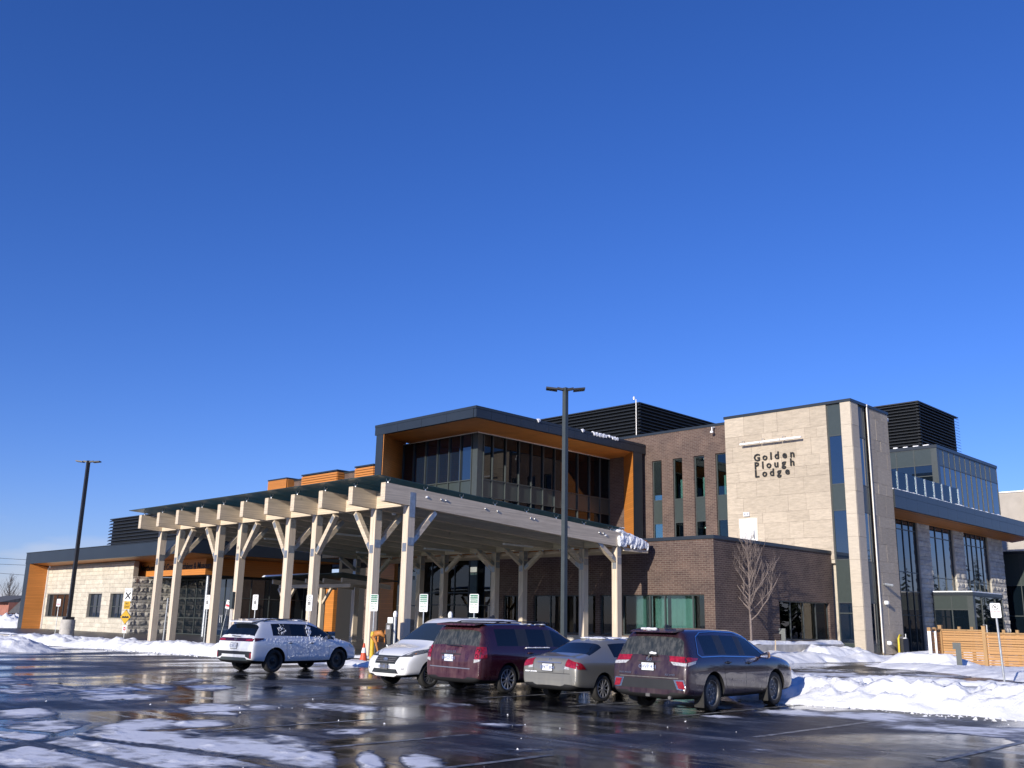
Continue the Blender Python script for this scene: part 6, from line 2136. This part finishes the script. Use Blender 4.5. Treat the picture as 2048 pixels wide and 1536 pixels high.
seam(dv, bv, [(-.42, .935), (.30, .935)], 'r', .03, 'black_plastic', 'handle_slot', .006)
h, _ = hit(bv, (0, -6, .985), (0, 1, 0))
text('lettering', 'D O D G E', 'chrome', dv, (-.06, h.y - .014, .965), .075, '-y', 'CENTER', .003, .001)
text('lettering', 'GRAND CARAVAN', 'chrome', dv, (-.82, h.y - .01, .80), .035, '-y', 'LEFT', .002)
seam(dv, bv, [(-.80, .62), (.66, .60)], 'r', .022, 'rim_silver', 'bumper_step', .012)
seam(dv, bv, [(-.79, 1.13), (-.76, .62)], 'r')
seam(dv, bv, [(.79, 1.13), (.76, .62)], 'r')
seam(dv, bv, [(-.5, .95), (-.5, .66), (.42, .66), (.42, .95)], 'r', .008, 'paint_maroon', 'plate_recess', .003)

# ---------------------------------------------------------------- white van (faces the camera)
S = [(-.90, .40, .84, .62, .74, .82, .80, None), (-.86, .30, .90, .92, 1.06, .84, 1.12, G(top='rear')), (-.80, .27, .91, .95, 1.12, .78, 1.72, None), (-.62, .26, .915, .95, 1.12, .76, 1.85, G(side='w1')), (.55, .25, .915, .95, 1.11, .76, 1.87, G(side='trim')), (.64, .25, .915, .95, 1.11, .76, 1.87, G(side='w2')), (1.55, .25, .915, .94, 1.09, .745, 1.86, G(side='trim')), (1.63, .25, .915, .94, 1.09, .74, 1.855, G(side='w3')),
     (1.98, .25, .915, .94, 1.08, .72, 1.80, G(side='w3', top='windscreen')), (2.92, .25, .91, .92, 1.04, .78, 1.13, None), (3.25, .25, .90, .88, .98, .76, 1.06, None), (3.55, .25, .885, .80, .88, .72, .96, None), (3.80, .25, .84, .66, .74, .66, .80, None), (3.92, .27, .74, .50, .57, .60, .62, None)]
tv, bv = build_car('parked_car', 'white delivery van facing the camera with grey grille, left of the maroon minivan', 'van', (12.04, -4.96, 0), R(180.5), S, 4.83, 1.835, 1.84, 3.06, .325, .90, 'paint_white_van', glass='car_glass_clear', lower=None, group='parked cars')
for x in (.77, -.77):
    for y in (0, 3.06):
        wheel(tv, x, y, .325, .215, (8, .09, 'rim_silver', .055), .70)
patch(tv, bv, 'grille', 'frame_metal', [(-.42, .60), (.42, .60), (.45, .81), (-.45, .81)], 'f', .010, 10, 4)
patch(tv, bv, 'grille_mesh', 'black_plastic', [(-.38, .63), (.38, .63), (.41, .785), (-.41, .785)], 'f', .016, 10, 4)
for z_ in (.665, .71, .755):
    seam(tv, bv, [(-.39, z_), (.39, z_)], 'f', .022, 'rim_dirty', 'grille_bar', .026)
patch(tv, bv, 'lower_grille', 'black_plastic', [(-.55, .36), (.55, .36), (.46, .47), (-.46, .47)], 'f', .008, 10, 3)
for z_ in (.395, .435):
    seam(tv, bv, [(-.46, z_), (.46, z_)], 'f', .016, 'frame_metal', 'grille_bar', .018)
for s, v in ((1, 's+'), (-1, 's-')):
    patch(tv, bv, 'headlight', 'headlight_dark', [(s * .47, .80), (s * .82, .82), (s * .87, .99), (s * .76, .965)], 'f', .012, 6, 4)
    patch(tv, bv, 'headlight_rim', 'black_plastic', [(s * .44, .785), (s * .82, .80), (s * .82, .825), (s * .45, .805)], 'f', .013, 6, 2)
    patch(tv, bv, 'headlight_lens', 'lens_clear', [(s * .60, .835), (s * .72, .845), (s * .74, .93), (s * .66, .90)], 'f', .018, 3, 3)
    patch(tv, bv, 'indicator', 'amber', [(s * .80, .87), (s * .86, .87), (s * .895, 1.0), (s * .86, 1.0)], 'f', .016, 3, 3)
    patch(tv, bv, 'headlight', 'headlight_dark', [(3.15, .93), (3.62, .83), (3.55, .93), (3.12, 1.0)], v, .012, 6, 3)
    patch(tv, bv, 'fog_surround', 'white_paint', [(s * .60, .43), (s * .80, .43), (s * .82, .54), (s * .60, .52)], 'f', .006, 3, 3)
    patch(tv, bv, 'fog_light', 'lens_clear', [(s * .64, .455), (s * .74, .455), (s * .75, .515), (s * .64, .505)], 'f', .012, 3, 3)
    mirror_(tv, s * .86, 2.36, 1.12, 'black_plastic', 1.05)
    handle(tv, bv, 1.80, .96, s, 'paint_white_van')
    seam(tv, bv, [(1.60, 1.08), (1.58, .3)], v)
    seam(tv, bv, [(2.58, 1.05), (2.5, .3)], v)
    seam(tv, bv, [(s * .80, 1.09), (s * .70, 1.02), (s * .45, .86)], 'f', .006)
    obj('wiper', MB().bar((s * .05 - .1, 2.80, 1.16), (s * .05 + .42, 2.72, 1.185), .02, .02), 'black_plastic', tv)
h, _ = hit(bv, (0, 9, .715), (0, -1, 0))
em = obj('emblem', MB().lathe([(0, .012), (.085, .012), (.09, 0)], (0, 0, 0), 1, 24), 'plate_blue', tv, loc=h + Vector((0, .03, 0)), smooth=True)
em.scale = (1, 1, .45)
text('lettering', 'Ford', 'chrome', tv, (0, h.y + .047, .70), .06, '+y', 'CENTER', .001, .001)
obj('emblem_rim', ring(0, 0, .082, .094, 0, 24), 'chrome', tv, loc=h + Vector((0, .045, 0))).scale = (1, 1, .47)
p = number_plate(tv, bv, 0, .53, 'f', 'BN 48 213')
p.data.materials[0] = M('rim_dirty')
obj('antenna', MB().tube([(.15, 1.85, 1.83), (.13, 1.6, 2.02)], .008, 5), 'black_plastic', tv)
obj('roof_fin', MB().prism([(-.2, 1.83), (.1, 1.83), (-.12, 1.93)], -.03, .03, 0), 'black_plastic', tv)
obj('whip_antenna', MB().tube([(0, -.05, 1.85), (0, -.12, 2.25)], .008, 5), 'black_plastic', tv)

# ---------------------------------------------------------------- white SUV with snow on it
S = [(-.99, .38, .82, .58, .68, .78, .74, None), (-.95, .31, .90, .84, .96, .82, 1.02, None), (-.86, .28, .92, .93, 1.08, .82, 1.13, G(top='rear')), (-.60, .26, .925, .95, 1.11, .68, 1.62, None), (-.46, .25, .925, .95, 1.12, .655, 1.68, G()),
     (-.20, .24, .925, .95, 1.12, .66, 1.70, G(side='w1')), (.42, .24, .925, .95, 1.11, .665, 1.715, G(side='trim')), (.50, .24, .925, .95, 1.10, .665, 1.715, G(side='w2')), (1.34, .24, .925, .94, 1.08, .66, 1.70, G(side='trim')), (1.42, .24, .925, .94, 1.08, .655, 1.695, G(side='w3')), (1.80, .24, .925, .94, 1.07, .635, 1.64, G(side='w3', top='windscreen')),
     (2.60, .25, .92, .93, 1.04, .78, 1.10, None), (2.98, .27, .91, .90, 1.0, .78, 1.05, None), (3.38, .29, .88, .84, .92, .72, .97, None), (3.60, .31, .82, .72, .80, .64, .86, None), (3.69, .35, .72, .58, .66, .56, .72, None)]
tg, bv = build_car('parked_car', 'white SUV caked with frozen snow, parked alone at left by the canopy', 'car', (5.21, -7.72, 0), R(7.6), S, 4.68, 1.85, 1.67, 2.79, .36, .96, 'paint_white', lower=None, group='parked cars')
for x in (.765, -.765):
    for y in (0, 2.79):
        wheel(tg, x, y, .36, .235, 'black')
patch(tg, bv, 'light_bar', 'taillight_dark', [(-.84, .965), (.84, .965), (.86, 1.07), (-.86, 1.07)], 'r', .012, 16, 3)
for s, v in ((1, 's+'), (-1, 's-')):
    patch(tg, bv, 'taillight', 'taillight', [(s * .50, .985), (s * .82, .975), (s * .84, 1.05), (s * .56, 1.04)], 'r', .017, 6, 3)
    patch(tg, bv, 'taillight', 'taillight_dark', [(-.92, .955), (-.52, 1.03), (-.50, 1.07), (-.90, 1.075)], v, .012)
    patch(tg, bv, 'bumper_vent', 'black_plastic', [(s * .60, .50), (s * .86, .42), (s * .86, .66), (s * .58, .66)], 'r', .008, 4, 4)
    patch(tg, bv, 'reflector', 'taillight', [(s * .80, .46), (s * .86, .45), (s * .86, .62), (s * .80, .62)], 'r', .013, 2, 3)
    patch(tg, bv, 'arch_cladding', 'black_plastic', [(3.02, .40), (3.22, .42), (3.2, .60), (3.05, .62)], v, .004, 3, 3)
    handle(tg, bv, .60, .93, s, 'paint_white')
    handle(tg, bv, 1.52, .92, s, 'paint_white')
    mirror_(tg, s * .86, 2.10, 1.08, 'black_plastic')
    seam(tg, bv, [(.46, 1.09), (.44, .72), (.52, .40)], v)
    seam(tg, bv, [(1.38, 1.07), (1.37, .34)], v)
    seam(tg, bv, [(2.34, 1.03), (2.28, .36)], v)
    patch(tg, bv, 'headlight', 'lens_clear', [(3.28, .78), (3.58, .72), (3.5, .86), (3.22, .88)], v, .010, 4, 3)
    obj('roof_rail', MB().tube([(s * .62, -.35, 1.60), (s * .61, -.15, 1.66), (s * .60, 1.2, 1.685), (s * .60, 1.5, 1.64)], .02, 6), 'black_plastic', tg)
patch(tg, bv, 'bumper_panel', 'black_plastic', [(-.78, .56), (.78, .56), (.78, .66), (-.78, .66)], 'r', .006, 12, 3)
patch(tg, bv, 'diffuser', 'frame_metal', [(-.72, .37), (.72, .37), (.60, .47), (-.60, .47)], 'r', .008, 12, 3)
number_plate(tg, bv, 0, .82, 'r', 'CZBE 217')
h, _ = hit(bv, (0, -6, 1.02), (0, 1, 0))
eb = obj('emblem', ring(0, 0, .058, .068, 0, 24), 'chrome', tg, loc=h + Vector((0, -.022, -.01)))
obj('emblem_letters', MB().bar((-.035, -.001, .045), (-.012, -.001, -.045), .002, .012, (1, 0, .4)).bar((.035, -.001, .045), (.012, -.001, -.045), .002, .012, (1, 0, -.4)).bar((-.012, -.002, -.045), (0, -.002, .0), .002, .012, (1, 0, -.3)).bar((.012, -.002, -.045), (0, -.002, .0), .002, .012, (1, 0, .3)), 'chrome', eb)
obj('roof_spoiler', MB().hexa([(-.58, -.78, 1.555), (.58, -.78, 1.555), (.62, -.4, 1.63), (-.62, -.4, 1.63)], [(-.58, -.76, 1.60), (.58, -.76, 1.60), (.64, -.35, 1.66), (-.64, -.35, 1.66)]), 'paint_white', tg)
obj('rear_wiper', MB().bar((-.2, -.90, 1.13), (.2, -.89, 1.11), .02, .02), 'black_plastic', tg)
mb = MB()
rr = random.Random(11)
def frost(yc, zc, ry, rz, n, r0, s=1):
    for i in range(n):
        y, z = rr.gauss(yc, ry), rr.gauss(zc, rz)
        h, nn = hit(bv, (4 * s, y, z), (-s, 0, 0))
        if h is None:
            continue
        r_ = r0 * rr.uniform(.25, .9)
        up = rr.uniform(.5, 1.6)
        mb.hexa([h + Vector((-.01 * s, -r_, -r_ * up)), h + Vector((-.01 * s, r_, -r_ * up * .8)), h + Vector((-.01 * s, r_ * .8, r_ * up)), h + Vector((-.01 * s, -r_ * .9, r_ * up * 1.1))],
                [h + Vector((.007 * s, -r_ * .4, -r_ * up * .6)), h + Vector((.009 * s, r_ * .5, -r_ * up * .4)), h + Vector((.006 * s, r_ * .3, r_ * up * .5)), h + Vector((.008 * s, -r_ * .4, r_ * up * .5))])
frost(.25, 1.30, .06, .10, 36, .035)
frost(1.45, 1.28, .06, .12, 50, .04)
frost(1.75, 1.02, .30, .04, 60, .035)
frost(.9, .98, .5, .04, 40, .028)
frost(1.5, .82, .45, .09, 80, .026)
frost(.1, .95, .3, .08, 50, .026)
frost(1.2, .50, .5, .02, 70, .03)
frost(2.6, .95, .2, .04, 36, .03)
frost(.9, 1.095, .28, .008, 44, .028)
frost(1.3, .65, .6, .12, 70, .018)
obj('frozen_snow', mb, 'clean_snow', tg, kind='stuff')
bl = []
for i in range(60):
    x, y = rr.uniform(-.55, .55), rr.uniform(-.45, 1.3)
    h, _ = hit(bv, (x, y, 4), (0, 0, -1))
    if h:
        bl.append((tuple(h), .13, .16, .016))
for i in range(16):
    h, _ = hit(bv, (rr.uniform(-.55, .6), -6, 1.15), (0, 1, 0))
    if h:
        bl.append((tuple(h), .07, .03, .02))
snow_lumps('snow_left', bl, tg, .022, .012, 8)

# lettering becomes plain meshes
bpy.context.view_layer.update()
dg = bpy.context.evaluated_depsgraph_get()
fonts = [o for o in list(SC.objects) if o.type == 'FONT']
cache = [(o, bpy.data.meshes.new_from_object(o.evaluated_get(dg))) for o in fonts]
for o, me in cache:
    nm, par, loc, rot, sca = o.name, o.parent, o.location.copy(), o.rotation_euler.copy(), o.scale.copy()
    bpy.data.objects.remove(o)
    n = bpy.data.objects.new(nm, me)
    COL.objects.link(n)
    n.parent, n.location, n.rotation_euler, n.scale = par, loc, rot, sca
